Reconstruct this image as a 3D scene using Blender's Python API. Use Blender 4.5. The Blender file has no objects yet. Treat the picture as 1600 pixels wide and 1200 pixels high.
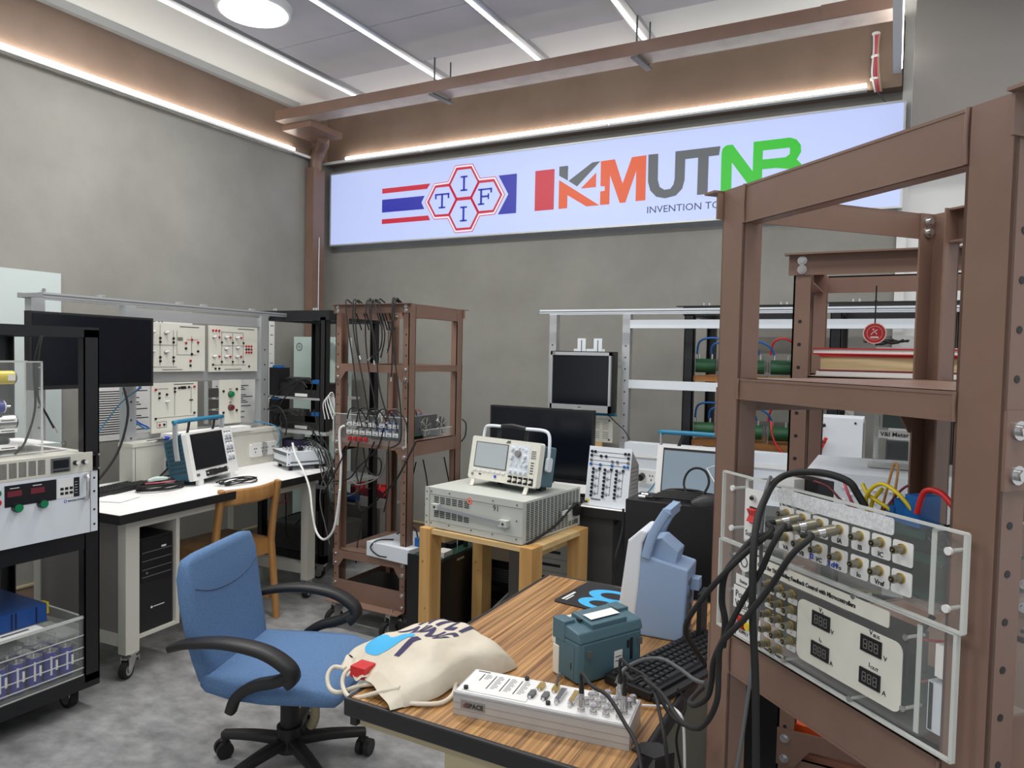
import bpy, math, random
from mathutils import Vector, Matrix
random.seed(7)
R = math.radians
C = bpy.context.scene.collection
SC = bpy.context.scene

# ---------------------------------------------------------------- camera, world, light, exposure
def look(yaw, pitch, roll):
    cy, sy, cp, sp = math.cos(yaw), math.sin(yaw), math.cos(pitch), math.sin(pitch)
    f = Vector((-sy*cp, cy*cp, -sp)); r = Vector((cy, sy, 0)); u = r.cross(f)
    c, s = math.cos(roll), math.sin(roll)
    r2 = c*r - s*u; u2 = s*r + c*u
    return Matrix((r2, u2, -f)).transposed().to_4x4()
cam_data = bpy.data.cameras.new('camera'); cam = bpy.data.objects.new('camera', cam_data); C.objects.link(cam)
cam.matrix_world = Matrix.Translation((0, 0, 1.5)) @ look(R(27.905), R(2.303), R(-1.2216))
cam_data.sensor_width = 36; cam_data.lens = 36*1124.8/1600; cam_data.clip_start = 0.02
SC.camera = cam
SC.view_settings.view_transform = 'Standard'; SC.view_settings.look = 'None'
SC.view_settings.exposure = 0.03; SC.view_settings.gamma = 1.0; SC.view_settings.use_curve_mapping = False
wd = bpy.data.worlds.new('world'); SC.world = wd; wd.use_nodes = True
bg = wd.node_tree.nodes['Background']; bg.inputs[0].default_value = (0.94, 0.97, 1, 1); bg.inputs[1].default_value = 0.74
def area(name, loc, sx, sy, power, col=(1, .97, .93), rot=(0, 0, 0)):
    l = bpy.data.lights.new(name, 'AREA'); l.shape = 'RECTANGLE'; l.size = sx; l.size_y = sy; l.energy = power; l.color = col
    o = bpy.data.objects.new(name, l); C.objects.link(o); o.location = loc; o.rotation_euler = rot
    return o
# area lights added at ceiling height for general fill, no fixtures modelled
area('ceiling_fill_light', (-2.6, 0.4, 3.44), 1.6, 0.5, 34)
area('ceiling_fill_light', (0.6, 0.6, 3.44), 1.6, 0.5, 34)
area('ceiling_fill_light', (-1.0, -1.2, 3.44), 1.6, 0.5, 34)
area('ceiling_fill_light', (-2.9, 2.6, 3.44), 1.4, 0.1, 48)  # added to boost the track lights' glow over the left workbench
area('ceiling_fill_light', (-1.3, 2.6, 3.44), 1.4, 0.1, 26)
area('ceiling_fill_light', (0.9, 3.4, 3.44), 1.0, 0.3, 16)

# ---------------------------------------------------------------- materials
def lin(r, g, b):
    f = lambda v: (v/255/12.92) if v/255 <= .04045 else ((v/255+.055)/1.055)**2.4
    return (f(r), f(g), f(b), 1)
MATS = {}
def mat(name, rgb, rough=.5, metal=0.0, emis=None, strength=1.0, noise=None, alpha=None, spec=.5, coat=0, bump=None, trans=None, ior=1.45):
    if name in MATS: return MATS[name]
    m = bpy.data.materials.new(name); m.use_nodes = True; nt = m.node_tree; b = nt.nodes['Principled BSDF']
    col = lin(*rgb)
    b.inputs['Base Color'].default_value = col; b.inputs['Roughness'].default_value = rough; b.inputs['Metallic'].default_value = metal
    b.inputs['Specular IOR Level'].default_value = spec; b.inputs['Coat Weight'].default_value = coat
    if emis: b.inputs['Emission Color'].default_value = lin(*emis); b.inputs['Emission Strength'].default_value = strength
    if trans: b.inputs['Transmission Weight'].default_value = trans; b.inputs['IOR'].default_value = ior
    if alpha is not None: b.inputs['Alpha'].default_value = alpha
    tc = nt.nodes.new('ShaderNodeTexCoord')
    if noise:      # (scale, rgb2, detail, contrast lo, hi)
        n = nt.nodes.new('ShaderNodeTexNoise'); n.inputs['Scale'].default_value = noise[0]; n.inputs['Detail'].default_value = noise[2]
        n.inputs['Roughness'].default_value = .6
        r = nt.nodes.new('ShaderNodeValToRGB'); r.color_ramp.elements[0].position = noise[3]; r.color_ramp.elements[1].position = noise[4]
        r.color_ramp.elements[0].color = col; r.color_ramp.elements[1].color = lin(*noise[1])
        mp = nt.nodes.new('ShaderNodeMapping')
        if len(noise) > 5: mp.inputs['Scale'].default_value = noise[5]
        nt.links.new(tc.outputs['Object'], mp.inputs[0]); nt.links.new(mp.outputs[0], n.inputs['Vector'])
        nt.links.new(n.outputs['Fac'], r.inputs[0]); nt.links.new(r.outputs[0], b.inputs['Base Color'])
    if bump:       # (scale, strength)
        n = nt.nodes.new('ShaderNodeTexNoise'); n.inputs['Scale'].default_value = bump[0]; n.inputs['Detail'].default_value = 6
        bp = nt.nodes.new('ShaderNodeBump'); bp.inputs['Strength'].default_value = bump[1]; bp.inputs['Distance'].default_value = .01
        nt.links.new(tc.outputs['Object'], n.inputs['Vector']); nt.links.new(n.outputs['Fac'], bp.inputs['Height']); nt.links.new(bp.outputs[0], b.inputs['Normal'])
    MATS[name] = m
    return m
def acrylic(name, rgb=(235, 240, 238), a=.06, rough=.06):
    if name in MATS: return MATS[name]
    m = bpy.data.materials.new(name); m.use_nodes = True; nt = m.node_tree; b = nt.nodes['Principled BSDF']
    t = nt.nodes.new('ShaderNodeBsdfTransparent'); mx = nt.nodes.new('ShaderNodeMixShader'); f = nt.nodes.new('ShaderNodeFresnel'); f.inputs[0].default_value = 1.45
    ad = nt.nodes.new('ShaderNodeMath'); ad.operation = 'ADD'; ad.inputs[1].default_value = a; ad.use_clamp = True
    b.inputs['Base Color'].default_value = lin(*rgb); b.inputs['Roughness'].default_value = rough
    g = nt.nodes.new('ShaderNodeNewGeometry'); iv = nt.nodes.new('ShaderNodeMath'); iv.operation = 'SUBTRACT'; iv.inputs[0].default_value = 1
    ml = nt.nodes.new('ShaderNodeMath'); ml.operation = 'MULTIPLY'
    nt.links.new(g.outputs['Backfacing'], iv.inputs[1]); nt.links.new(f.outputs[0], ad.inputs[0]); nt.links.new(ad.outputs[0], ml.inputs[0]); nt.links.new(iv.outputs[0], ml.inputs[1])
    nt.links.new(ml.outputs[0], mx.inputs[0])
    nt.links.new(t.outputs[0], mx.inputs[1]); nt.links.new(b.outputs[0], mx.inputs[2])
    nt.links.new(mx.outputs[0], nt.nodes['Material Output'].inputs[0])
    MATS[name] = m
    return m
def wood(name, c1, c2, scale, axis, rough=.45, dist=2.0, coat=0, fine=None):
    m = bpy.data.materials.new(name); m.use_nodes = True; nt = m.node_tree; b = nt.nodes['Principled BSDF']
    tc = nt.nodes.new('ShaderNodeTexCoord'); mp = nt.nodes.new('ShaderNodeMapping'); s = [scale]*3; s[axis] = scale*(.06 if scale < 100 else .012)
    mp.inputs['Scale'].default_value = s
    n = nt.nodes.new('ShaderNodeTexNoise'); n.inputs['Scale'].default_value = 1; n.inputs['Detail'].default_value = 5; n.inputs['Distortion'].default_value = dist
    r = nt.nodes.new('ShaderNodeValToRGB'); r.color_ramp.elements[0].position = .35; r.color_ramp.elements[1].position = .65
    r.color_ramp.elements[0].color = lin(*c1); r.color_ramp.elements[1].color = lin(*c2)
    nt.links.new(tc.outputs['Object'], mp.inputs[0]); nt.links.new(mp.outputs[0], n.inputs['Vector']); nt.links.new(n.outputs['Fac'], r.inputs[0])
    nt.links.new(r.outputs[0], b.inputs['Base Color']); b.inputs['Roughness'].default_value = rough; b.inputs['Coat Weight'].default_value = coat
    MATS[name] = m
    return m
M = dict(
 wall=mat('cement_plaster', (135, 134, 128), .75, noise=(1.6, (149, 148, 142), 7, .35, .68), bump=(14, .15)),
 wall2=mat('grey_paint', (130, 126, 123), .7),
 white=mat('white_paint', (222, 223, 222), .5),
 ceil=mat('ceiling_white', (244, 246, 244), .8),
 panel=mat('ceiling_board', (214, 214, 222), .8, noise=(1.1, (202, 202, 210), 3, .4, .6)),
 brownp=mat('brown_paint', (136, 115, 100), .55, noise=(3, (128, 107, 92), 3, .4, .6)),
 steel=mat('brown_steel', (126, 100, 87), .38, noise=(5, (120, 94, 81), 4, .4, .65), spec=.5),
 floor=mat('vinyl_floor', (112, 113, 114), .3, noise=(9, (164, 165, 166), 12, .30, .72, (1, 1.4, 1)), spec=.45),
 black=mat('black_paint', (20, 21, 25), .4),
 blackp=mat('black_plastic', (24, 24, 26), .5),
 rubber=mat('black_rubber', (22, 22, 23), .7),
 screen=mat('dark_screen', (9, 13, 22), .22, spec=.5),
 greyp=mat('grey_plastic', (90, 93, 95), .5),
 dgrey=mat('dark_grey_panel', (62, 62, 62), .55),
 alu=mat('anodised_aluminium', (190, 193, 195), .38, .55),
 chrome=mat('zinc_plated_steel', (205, 205, 205), .22, .9),
 wpow=mat('white_powder_coat', (212, 219, 226), .45),
 cream=mat('cream_powder_coat', (203, 202, 192), .45),
 lam=mat('white_laminate', (240, 240, 239), .4),
 tan=mat('khaki_panel', (176, 164, 132), .6),
 olive=mat('olive_grey_panel', (120, 118, 104), .6),
 acr=acrylic('clear_acrylic'), acre=mat('acrylic_edge', (214, 218, 214), .3, alpha=.75), acrs=acrylic('smoky_clear_acrylic', (200, 205, 203), .06),
 glassb=mat('frosted_glass_board', (196, 207, 206), .25),
 red=mat('red_plastic', (190, 32, 34), .4), green=mat('green_plastic', (14, 120, 76), .35), dred=mat('dark_red_window', (110, 40, 52), .3),
 blue=mat('blue_plastic', (20, 92, 160), .4), bluec=mat('blue_case', (22, 70, 140), .45), purple=mat('cell_wrap_blue', (46, 50, 140), .3),
 yellow=mat('yellow_plastic', (214, 190, 40), .4), orange=mat('orange_paint', (226, 84, 30), .5), gold=mat('gold_metal', (190, 165, 95), .3, .7),
 teal=mat('teal_plastic', (72, 104, 116), .5), tealh=mat('teal_handle', (40, 120, 155), .5), lblue=mat('powder_blue_plastic', (140, 164, 196), .5),
 ivory=mat('ivory_plastic', (218, 217, 206), .45), lcd=mat('grey_lcd', (170, 178, 182), .2), lcd2=mat('blue_grey_lcd', (128, 145, 158), .2),
 fabric=mat('blue_fabric', (94, 124, 162), .95, noise=(260, (84, 112, 150), 2, .4, .6), bump=(420, .12), spec=.2),
 canvas=mat('cotton_canvas', (206, 199, 184), .95, noise=(9, (196, 188, 170), 3, .4, .7), bump=(30, .25), spec=.15),
 navy=mat('navy_print', (62, 58, 92), .9), cyan=mat('cyan_print', (66, 168, 220), .8), ink=mat('black_ink', (38, 38, 42), .7), inkn=mat('blue_ink', (44, 70, 190), .7),
 paper=mat('white_paper', (232, 232, 230), .8), page=mat('book_pages', (206, 186, 146), .9, noise=(60, (182, 160, 120), 2, .4, .6, (.05, .05, 4))),
 psu=mat('light_grey_enclosure', (190, 194, 187), .45), vent=mat('dark_vent', (52, 54, 54), .7), pcb=mat('green_board', (24, 66, 56), .5),
 resg=mat('green_resistor', (32, 84, 52), .45), tealcab=mat('pale_green_cabinet', (186, 206, 200), .5), foil=mat('white_textured_film', (222, 224, 226), .6, noise=(220, (200, 203, 206), 2, .4, .6)),
 pink=mat('pink_wire', (205, 90, 110), .5), clearp=acrylic('clear_plastic_box', (225, 230, 228), .3, .2),
 signbg=mat('lit_sign_panel', (120, 128, 152), .4, emis=(190, 204, 250), strength=.78), signf=mat('sign_frame', (200, 204, 205), .35, .4),
 sred=mat('sign_red', (40, 40, 44), .4, emis=(222, 34, 62), strength=.72), sblue=mat('sign_blue', (40, 40, 44), .4, emis=(38, 46, 190), strength=.7),
 sor=mat('sign_orange', (40, 40, 44), .4, emis=(244, 92, 20), strength=.75), sgrey=mat('sign_grey', (40, 40, 44), .4, emis=(98, 106, 110), strength=.6),
 sgreen=mat('sign_green', (40, 40, 44), .4, emis=(24, 208, 10), strength=.75), snavy=mat('sign_navy', (40, 40, 44), .4, emis=(30, 44, 96), strength=.6), swhite=mat('sign_white', (40, 40, 44), .4, emis=(240, 236, 252), strength=.95),
 led=mat('led_tube', (255, 255, 255), .5, emis=(255, 250, 240), strength=13), ledc=mat('led_track', (255, 255, 255), .5, emis=(240, 246, 255), strength=3.5), ledr=mat('led_disc', (255, 255, 255), .5, emis=(240, 248, 255), strength=8),
)
M['desk'] = wood('zebra_laminate', (108, 74, 42), (188, 144, 90), 150, 1, .35, .35)
M['pine'] = wood('pine', (188, 142, 82), (212, 170, 108), 10, 2, .55, 1.2)
M['pineh'] = wood('pine_board', (204, 170, 116), (222, 192, 140), 9, 0, .55, 1.2)
M['beech'] = wood('beech_chair', (150, 106, 58), (178, 132, 78), 12, 2, .45, 1.0)
M['plank'] = wood('shelf_wood', (150, 98, 48), (178, 122, 66), 14, 0, .6, 1.0)

# ---------------------------------------------------------------- mesh builder
class MB:
    def __init__(s): s.v = []; s.f = []; s.m = []; s.s = []; s.T = Matrix()
    def at(s, x=0, y=0, z=0, rx=0, ry=0, rz=0):
        s.T = Matrix.Translation((x, y, z)) @ Matrix.Rotation(R(rz), 4, 'Z') @ Matrix.Rotation(R(ry), 4, 'Y') @ Matrix.Rotation(R(rx), 4, 'X'); return s
    def add(s, vs, fs, m, sm=False):
        n = len(s.v); s.v += [tuple(s.T @ Vector(p)) for p in vs]
        for f in fs: s.f.append(tuple(i+n for i in f)); s.m.append(m); s.s.append(sm)
        return s
    def box(s, a, b, m):
        x0, y0, z0 = [min(p, q) for p, q in zip(a, b)]; x1, y1, z1 = [max(p, q) for p, q in zip(a, b)]
        return s.add([(x0,y0,z0),(x1,y0,z0),(x1,y1,z0),(x0,y1,z0),(x0,y0,z1),(x1,y0,z1),(x1,y1,z1),(x0,y1,z1)],
                     [(0,3,2,1),(4,5,6,7),(0,1,5,4),(1,2,6,5),(2,3,7,6),(3,0,4,7)], m)
    def cyl(s, p0, p1, r, m, seg=14, r2=None):
        p0, p1 = Vector(p0), Vector(p1); r2 = r if r2 is None else r2; d = (p1-p0).normalized()
        a = d.orthogonal().normalized(); b = d.cross(a); vs = []
        for p, q in ((p0, r), (p1, r2)):
            for i in range(seg): t = 2*math.pi*i/seg; vs.append(p+(a*math.cos(t)+b*math.sin(t))*q)
        s.add(vs, [(i, (i+1) % seg, seg+(i+1) % seg, seg+i) for i in range(seg)], m, True)
        s.add(vs, [tuple(range(seg-1, -1, -1)), tuple(range(seg, 2*seg))], m)
        return s
    def ring(s, c, d, r0, r1, m, seg=20, h=.002):   # flat annulus of thickness h along d
        c, d = Vector(c), Vector(d).normalized(); a = d.orthogonal().normalized(); b = d.cross(a); vs = []
        for off, r in ((0, r0), (0, r1), (h, r1), (h, r0)):
            for i in range(seg): t = 2*math.pi*i/seg; vs.append(c+d*off+(a*math.cos(t)+b*math.sin(t))*r)
        fs = []
        for k in range(4):
            for i in range(seg): fs.append((k*seg+i, k*seg+(i+1) % seg, ((k+1) % 4)*seg+(i+1) % seg, ((k+1) % 4)*seg+i))
        return s.add(vs, fs, m)
    def tube(s, pts, r, m, seg=8, smooth=4, flat=None):
        P = spline([Vector(p) for p in pts], smooth) if smooth > 1 and len(pts) > 2 else [Vector(p) for p in pts]
        vs = []; n = len(P); a = None
        for i, p in enumerate(P):
            d = (P[min(i+1, n-1)]-P[max(i-1, 0)]).normalized()
            if d.length < 1e-6: d = Vector((0, 0, 1))
            a = (d.orthogonal() if a is None else (a-d*a.dot(d)))
            if a.length < 1e-5: a = d.orthogonal()
            a = a.normalized(); b = d.cross(a); rr = r(i/(n-1)) if callable(r) else r
            for k in range(seg):
                t = 2*math.pi*k/seg; vs.append(p+a*math.cos(t)*rr+b*math.sin(t)*rr)
        fs = [(i*seg+k, i*seg+(k+1) % seg, (i+1)*seg+(k+1) % seg, (i+1)*seg+k) for i in range(n-1) for k in range(seg)]
        s.add(vs, fs, m, True); s.add(vs, [tuple(range(seg-1, -1, -1)), tuple(range((n-1)*seg, n*seg))], m)
        return s
    def sweep(s, pts, wv, hv, w, h, m, smooth=4):   # rectangular section; wv = width axis
        P = spline([Vector(p) for p in pts], smooth) if smooth > 1 else [Vector(p) for p in pts]
        n = len(P); vs = []; W = Vector(wv).normalized()
        for i, p in enumerate(P):
            d = (P[min(i+1, n-1)]-P[max(i-1, 0)]).normalized(); H = d.cross(W).normalized()
            ww = w(i/(n-1)) if callable(w) else w; hh = h(i/(n-1)) if callable(h) else h
            for k in range(12):
                t = 2*math.pi*k/12; cx, sx = math.cos(t), math.sin(t)
                cx = math.copysign(abs(cx)**.55, cx); sx = math.copysign(abs(sx)**.55, sx)
                vs.append(p+W*cx*ww/2+H*sx*hh/2)
        fs = [(i*12+k, i*12+(k+1) % 12, (i+1)*12+(k+1) % 12, (i+1)*12+k) for i in range(n-1) for k in range(12)]
        s.add(vs, fs, m, True); s.add(vs, [tuple(range(11, -1, -1)), tuple(range((n-1)*12, n*12))], m)
        return s
    def prism(s, poly, lo, hi, m, plane='xz'):
        n = len(poly); mk = {'xz': lambda p, q: (p[0], q, p[1]), 'xy': lambda p, q: (p[0], p[1], q), 'yz': lambda p, q: (q, p[0], p[1])}[plane]
        vs = [mk(p, lo) for p in poly]+[mk(p, hi) for p in poly]
        return s.add(vs, [tuple(range(n)), tuple(range(2*n-1, n-1, -1))]+[(i, n+i, n+(i+1) % n, (i+1) % n) for i in range(n)], m)
    def rbox(s, a, b, r, m, ax='y', seg=4):         # box with four edges along axis ax rounded
        x0, y0, z0 = a; x1, y1, z1 = b
        if ax == 'y': u0, u1, w0, w1, lo, hi, pl = x0, x1, z0, z1, y0, y1, 'xz'
        elif ax == 'z': u0, u1, w0, w1, lo, hi, pl = x0, x1, y0, y1, z0, z1, 'xy'
        else: u0, u1, w0, w1, lo, hi, pl = y0, y1, z0, z1, x0, x1, 'yz'
        return s.prism(rrect(u0, w0, u1, w1, r, seg), lo, hi, m, pl)
    def sph(s, c, r, m, seg=12, rg=8, sc=(1, 1, 1), half=False):
        c = Vector(c); vs = []; top = math.pi/2 if half else math.pi
        for j in range(rg+1):
            th = top*j/rg
            for i in range(seg): ph = 2*math.pi*i/seg; vs.append(c+Vector((math.sin(th)*math.cos(ph)*sc[0], math.sin(th)*math.sin(ph)*sc[1], math.cos(th)*sc[2]))*r)
        return s.add(vs, [(j*seg+i, (j+1)*seg+i, (j+1)*seg+(i+1) % seg, j*seg+(i+1) % seg) for j in range(rg) for i in range(seg)], m, True)
    def grid(s, rows, m, close=False):
        nr, nc = len(rows), len(rows[0]); vs = [p for r in rows for p in r]
        fs = [(j*nc+i, j*nc+(i+1) % nc, (j+1)*nc+(i+1) % nc, (j+1)*nc+i) for j in range(nr-1) for i in range(nc if close else nc-1)]
        return s.add(vs, fs, m, True)
    def text(s, t, size, x, z, y, m, align='LEFT', plane='xz', sx=1.0, bold=0.0, depth=.0008):
        cu = bpy.data.curves.new('t', 'FONT'); cu.body = t; cu.size = size; cu.align_x = align; cu.offset = bold; cu.resolution_u = 2; cu.extrude = depth/2
        o = bpy.data.objects.new('t', cu); C.objects.link(o); bpy.context.view_layer.update()
        me = o.evaluated_get(bpy.context.evaluated_depsgraph_get()).to_mesh()
        mk = {'xz': lambda p: (x+p.x*sx, y-p.z, z+p.y), 'xy': lambda p: (x+p.x*sx, z+p.y, y+p.z)}[plane]
        s.add([mk(v.co) for v in me.vertices], [tuple(p.vertices) for p in me.polygons], m)
        bpy.data.objects.remove(o); bpy.data.curves.remove(cu)
        return s
    def build(s, name, parent=None, bevel=0, loc=None):
        me = bpy.data.meshes.new(name); names = []
        for k in s.m:
            if k not in names: names.append(k)
        me.from_pydata(s.v, [], s.f)
        for k in names: me.materials.append(M[k])
        for p, k, sm in zip(me.polygons, s.m, s.s): p.material_index = names.index(k); p.use_smooth = sm
        me.validate(); me.update()
        o = bpy.data.objects.new(name, me); C.objects.link(o)
        if parent is not None: o.parent = parent
        if loc: o.location = loc
        if bevel:
            b = o.modifiers.new('bevel', 'BEVEL'); b.width = bevel; b.segments = 2; b.limit_method = 'ANGLE'; b.angle_limit = R(40)
        return o
def rrect(u0, w0, u1, w1, r, seg=4):
    u0, u1 = min(u0, u1), max(u0, u1); w0, w1 = min(w0, w1), max(w0, w1); p = []
    for cx, cy, a0 in ((u1-r, w0+r, -90), (u1-r, w1-r, 0), (u0+r, w1-r, 90), (u0+r, w0+r, 180)):
        for k in range(seg+1): a = R(a0+90*k/seg); p.append((cx+r*math.cos(a), cy+r*math.sin(a)))
    return p
def spline(P, k):
    o = []; n = len(P)
    for i in range(n-1):
        p0, p1, p2, p3 = P[max(i-1, 0)], P[i], P[i+1], P[min(i+2, n-1)]
        for j in range(k):
            t = j/k; o.append(.5*((2*p1)+(-p0+p2)*t+(2*p0-5*p1+4*p2-p3)*t*t+(-p0+3*p1-3*p2+p3)*t**3))
    o.append(P[-1]); return o
def thing(name, label, cat, loc=(0, 0, 0), rz=0, group=None, rx=0):
    o = bpy.data.objects.new(name, None); C.objects.link(o); o.location = loc; o.rotation_euler = (R(rx), 0, R(rz)); o.empty_display_size = .05
    o['label'] = label; o['category'] = cat
    if group: o['group'] = group
    return o
def tag(o, label, cat, group=None):
    o['label'] = label; o['category'] = cat
    if group: o['group'] = group
    return o
def struct(o): o['kind'] = 'structure'; return o
def inst(src, parent, loc, name=None, rot=None):
    o = src.copy(); C.objects.link(o); o.parent = parent; o.location = loc
    if name: o.name = name
    if rot: o.rotation_euler = rot
    return o
def copy_tree(o, parent=None, loc=None, rz=None, label=None):
    c = o.copy(); C.objects.link(c); c.parent = parent
    if loc is not None: c.location = loc
    if rz is not None: c.rotation_euler = (0, 0, R(rz))
    if label: c['label'] = label
    for ch in [x for x in bpy.data.objects if x.parent == o]: copy_tree(ch, c)
    return c
def cable(name, pts, r, m, label, cat='cable', group=None, seg=8, smooth=5, ends=None):
    P = [Vector(p) for p in pts]; o0 = P[0]
    if ends:
        t = thing(name, label, cat, tuple(o0), 0, group)
        MB().tube([p-o0 for p in P], r, m, seg, smooth).build('cord', t)
        for i in ends:
            a = P[i]-o0; b = (P[1]-P[0] if i == 0 else P[-2]-P[-1]).normalized()
            MB().cyl(a, a+b*.022, .0055, 'chrome', 10).cyl(a+b*.022, a+b*.034, .0045, 'blackp', 10).build('plug', t)
        return t
    o = MB().tube([p-o0 for p in P], r, m, seg, smooth).build(name); o.location = o0
    return tag(o, label, cat, group)
# a photograph pixel turned into a point at a given distance: used only to lay out free-hanging cables and small marks
_r, _u, _f = (cam.matrix_world.to_3x3() @ Vector(v) for v in ((1, 0, 0), (0, 1, 0), (0, 0, -1)))
def at(px, py, Y=None, X=None, Z=None):
    d = (px-800)/1124.8*_r-(py-600)/1124.8*_u+_f
    t = Y/d.y if Y is not None else (X/d.x if X is not None else (Z-1.5)/d.z)
    return Vector((0, 0, 1.5))+d*t
def path(pts, **k): return [at(p[0], p[1], Y=p[2]) for p in pts]
# ================================================================= SETTING
WX, BY, CZ = -4.40, 4.87, 3.50
struct(MB().box((WX-.3, -3.2, -.1), (3.2, BY+.3, 0), 'floor').build('floor'))
struct(MB().box((WX-.15, -3.2, 0), (WX, BY+.15, CZ), 'wall').build('wall_left'))
o = MB().box((WX, BY, 0), (-.0, BY+.15, CZ), 'wall'); struct(o.build('wall_back'))
struct(MB().box((.036, BY-.32, 2.72), (3.2, BY, CZ), 'wall2').build('wall_back_upper'))
struct(MB().box((.0, BY, 0), (3.2, BY+.15, 2.72), 'white').build('wall_back_white'))
struct(MB().box((-.015, BY-.03, 0), (.035, BY, CZ), 'white').build('trim_1'))
struct(MB().box((WX, -3.2, CZ), (3.2, BY+.15, CZ+.1), 'ceil').build('ceiling'))
# brown painted beams under the ceiling on both walls
struct(MB().box((WX, -3.2, 3.115), (WX+.03, BY, CZ), 'brownp').build('trim_2'))
struct(MB().box((WX, BY-.10, 3.10), (-.02, BY, CZ), 'brownp').build('trim_3'))
# grey metal edge channel between the brown band and the ceiling
struct(MB().box((WX+.03, -3.2, CZ-.05), (WX+.075, 4.4, CZ), 'alu').build('trim_4'))
struct(MB().box((WX, -3.2, 0), (WX+.015, BY, .10), 'brownp').box((WX, -3.2, .10), (WX+.022, BY, .112), 'tan').build('baseboard_left'))
struct(MB().box((WX, BY-.015, 0), (0, BY, .10), 'brownp').box((WX, BY-.022, .10), (0, BY, .112), 'tan').build('baseboard_back'))
# large grey ceiling boards, with the white margin left free along the walls
p = MB()
xs = [-3.68, -2.93, -2.15, -1.42, -.65, .1, .85, 1.6, 2.35]
ys = [4.10, 3.53, 2.3, 1.1, -.1, -1.3, -2.5]
for i in range(len(xs)-1):
    for j in range(len(ys)-1): p.box((xs[i]+.008, ys[j+1]+.004, CZ-.018), (xs[i+1]-.008, ys[j]-.004, CZ), 'panel')
struct(p.build('ceiling_boards'))

# ---- ceiling track lights
for i, (x, w) in enumerate(((-3.745, 'nearest to the left wall'), (-2.96, 'second from the left wall'), (-2.17, 'third from the left wall'), (-1.44, 'farthest from the left wall'))):
    t = thing('track_light', 'thin white linear ceiling light in a grey profile, '+w, 'ceiling light', (x, 0, CZ), 0, 'linear ceiling lights')
    MB().box((-.028, -.8, -.03), (.05, 4.45, 0), 'alu').build('profile', t)
    MB().box((-.012, -.8, -.036), (.012, 4.44, -.03), 'ledc').build('diffuser', t)
t = thing('ceiling_light', 'round flush disc ceiling light in a white rim', 'ceiling light', (-3.335, 3.02, CZ))
MB().cyl((0, 0, -.06), (0, 0, 0), .205, 'white', 40, .22).build('rim', t)
MB().sph((0, 0, -.06), .19, 'ledr', 32, 6, (1, 1, -.12), True).build('diffuser', t)
# ---- LED tubes on the walls
def wall_tube(a, b, label, grp, off):
    a, b = Vector(a), Vector(b); t = thing('strip_light', label, 'strip light', tuple(a), 0, grp)
    d = b-a; q = Vector(off)
    m = MB(); m.box(tuple(Vector((0, 0, -.022))-q*.012-Vector((0, 0, 0))), tuple(d+q*.03+Vector((0, 0, -.006))), 'white'); m.build('tray', t)
    MB().cyl(q*.022+Vector((0, 0, .006))+d.normalized()*.004, d+q*.022+Vector((0, 0, .006))-d.normalized()*.004, .013, 'led', 12).build('tube', t)
for k, (a, b) in enumerate(((1.0, 2.98), (2.985, 4.36))):
    wall_tube((WX+.035, a, 3.115), (WX+.035, b, 3.115), 'white LED tube glowing along the left wall, '+('nearer segment' if k == 0 else 'segment ending by the corner pipe'), 'LED tubes along the left wall', (1, 0, 0))
for k, (a, b, w) in enumerate(((-4.14, -3.37, 'short one nearest the corner pipe'), (-3.365, -1.80, 'middle one above the illuminated sign'), (-1.795, -.20, 'right one ending at the wire bundle'))):
    wall_tube((a, BY-.105, 3.115), (b, BY-.105, 3.115), 'white LED tube glowing on the brown beam, '+w, 'LED tubes along the back wall', (0, -1, 0))
wall_tube((-.055, 1.4, 3.16), (-.055, 4.66, 3.16), 'white LED tube running toward the viewer at the right wall edge', 'LED tube at the right', (1, 0, 0))
tag(MB().box((0, 0, 0), (.34, .02, .02), 'white').build('light_end_bracket', None, loc=(-4.39, BY-.135, 3.09)), 'short white bracket left of the back wall LED tubes', 'bracket')
tag(MB().box((0, 0, 0), (.02, .3, .02), 'white').build('light_end_bracket', None, loc=(WX+.03, 4.36, 3.095)), 'short white bracket at the corner end of the left wall LED tubes', 'bracket')
M['traypan'] = mat('pale_tray_underside', (186, 172, 162), .35, noise=(4, (160, 142, 130), 6, .4, .65))  # tray floor in a paler, mottled tone than its sides
# ---- cable duct hung below the ceiling
t = thing('cable_duct', 'long brown steel cable tray hanging below the ceiling along the back wall', 'cable tray', (-4.25, 4.06, 3.25))
L_ = 4.20
MB().box((0, 0, 0), (L_, .006, .075), 'steel').box((0, .15, 0), (L_, .156, .075), 'steel').box((0, .006, 0), (L_, .15, .005), 'traypan').build('tray', t)
MB().box((L_-.35, -.004, .002), (L_, 0, .078), 'steel').build('end_plate', t)
for x in (1.45, 2.86):
    h = MB().cyl((x, .02, 0), (x, .02, .25), .006, 'greyp', 8).cyl((x+.03, .17, -.02), (x+.03, .17, .25), .005, 'greyp', 8).cyl((x, .02, .235), (x, .02, .25), .014, 'greyp', 8)
    h.at(x, -.02, -.012, 0, 0, -6).box((-.02, 0, -.012), (.02, .22, 0), 'greyp').at().build('hanger', t)
t = thing('pipe_duct', 'brown rectangular duct bending down along the left wall corner', 'duct', (WX+.015, 4.60, 0))
MB().box((0, -.065, .02), (.085, .065, 3.02), 'steel').build('riser', t)
MB().sweep([(.043, 0, 3.0), (.05, 0, 3.10), (.11, -.02, 3.17), (.22, -.1, 3.20), (.30, -.2, 3.205)], (.4, 1, 0), None, .10, .085, 'steel').build('elbow', t)
MB().box((.12, -.45, 3.20), (.42, -.10, 3.245), 'steel').build('bracket', t)
MB().tube([(.092, 0, .4), (.092, .005, 1.2), (.092, -.003, 1.9), (.092, 0, 2.45)], .004, 'wpow').build('thin_cable', t)
t = thing('wire_bundle', 'bundle of pink and white wires tied on the brown beam', 'wires', (-.165, BY-.115, 3.08))
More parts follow.
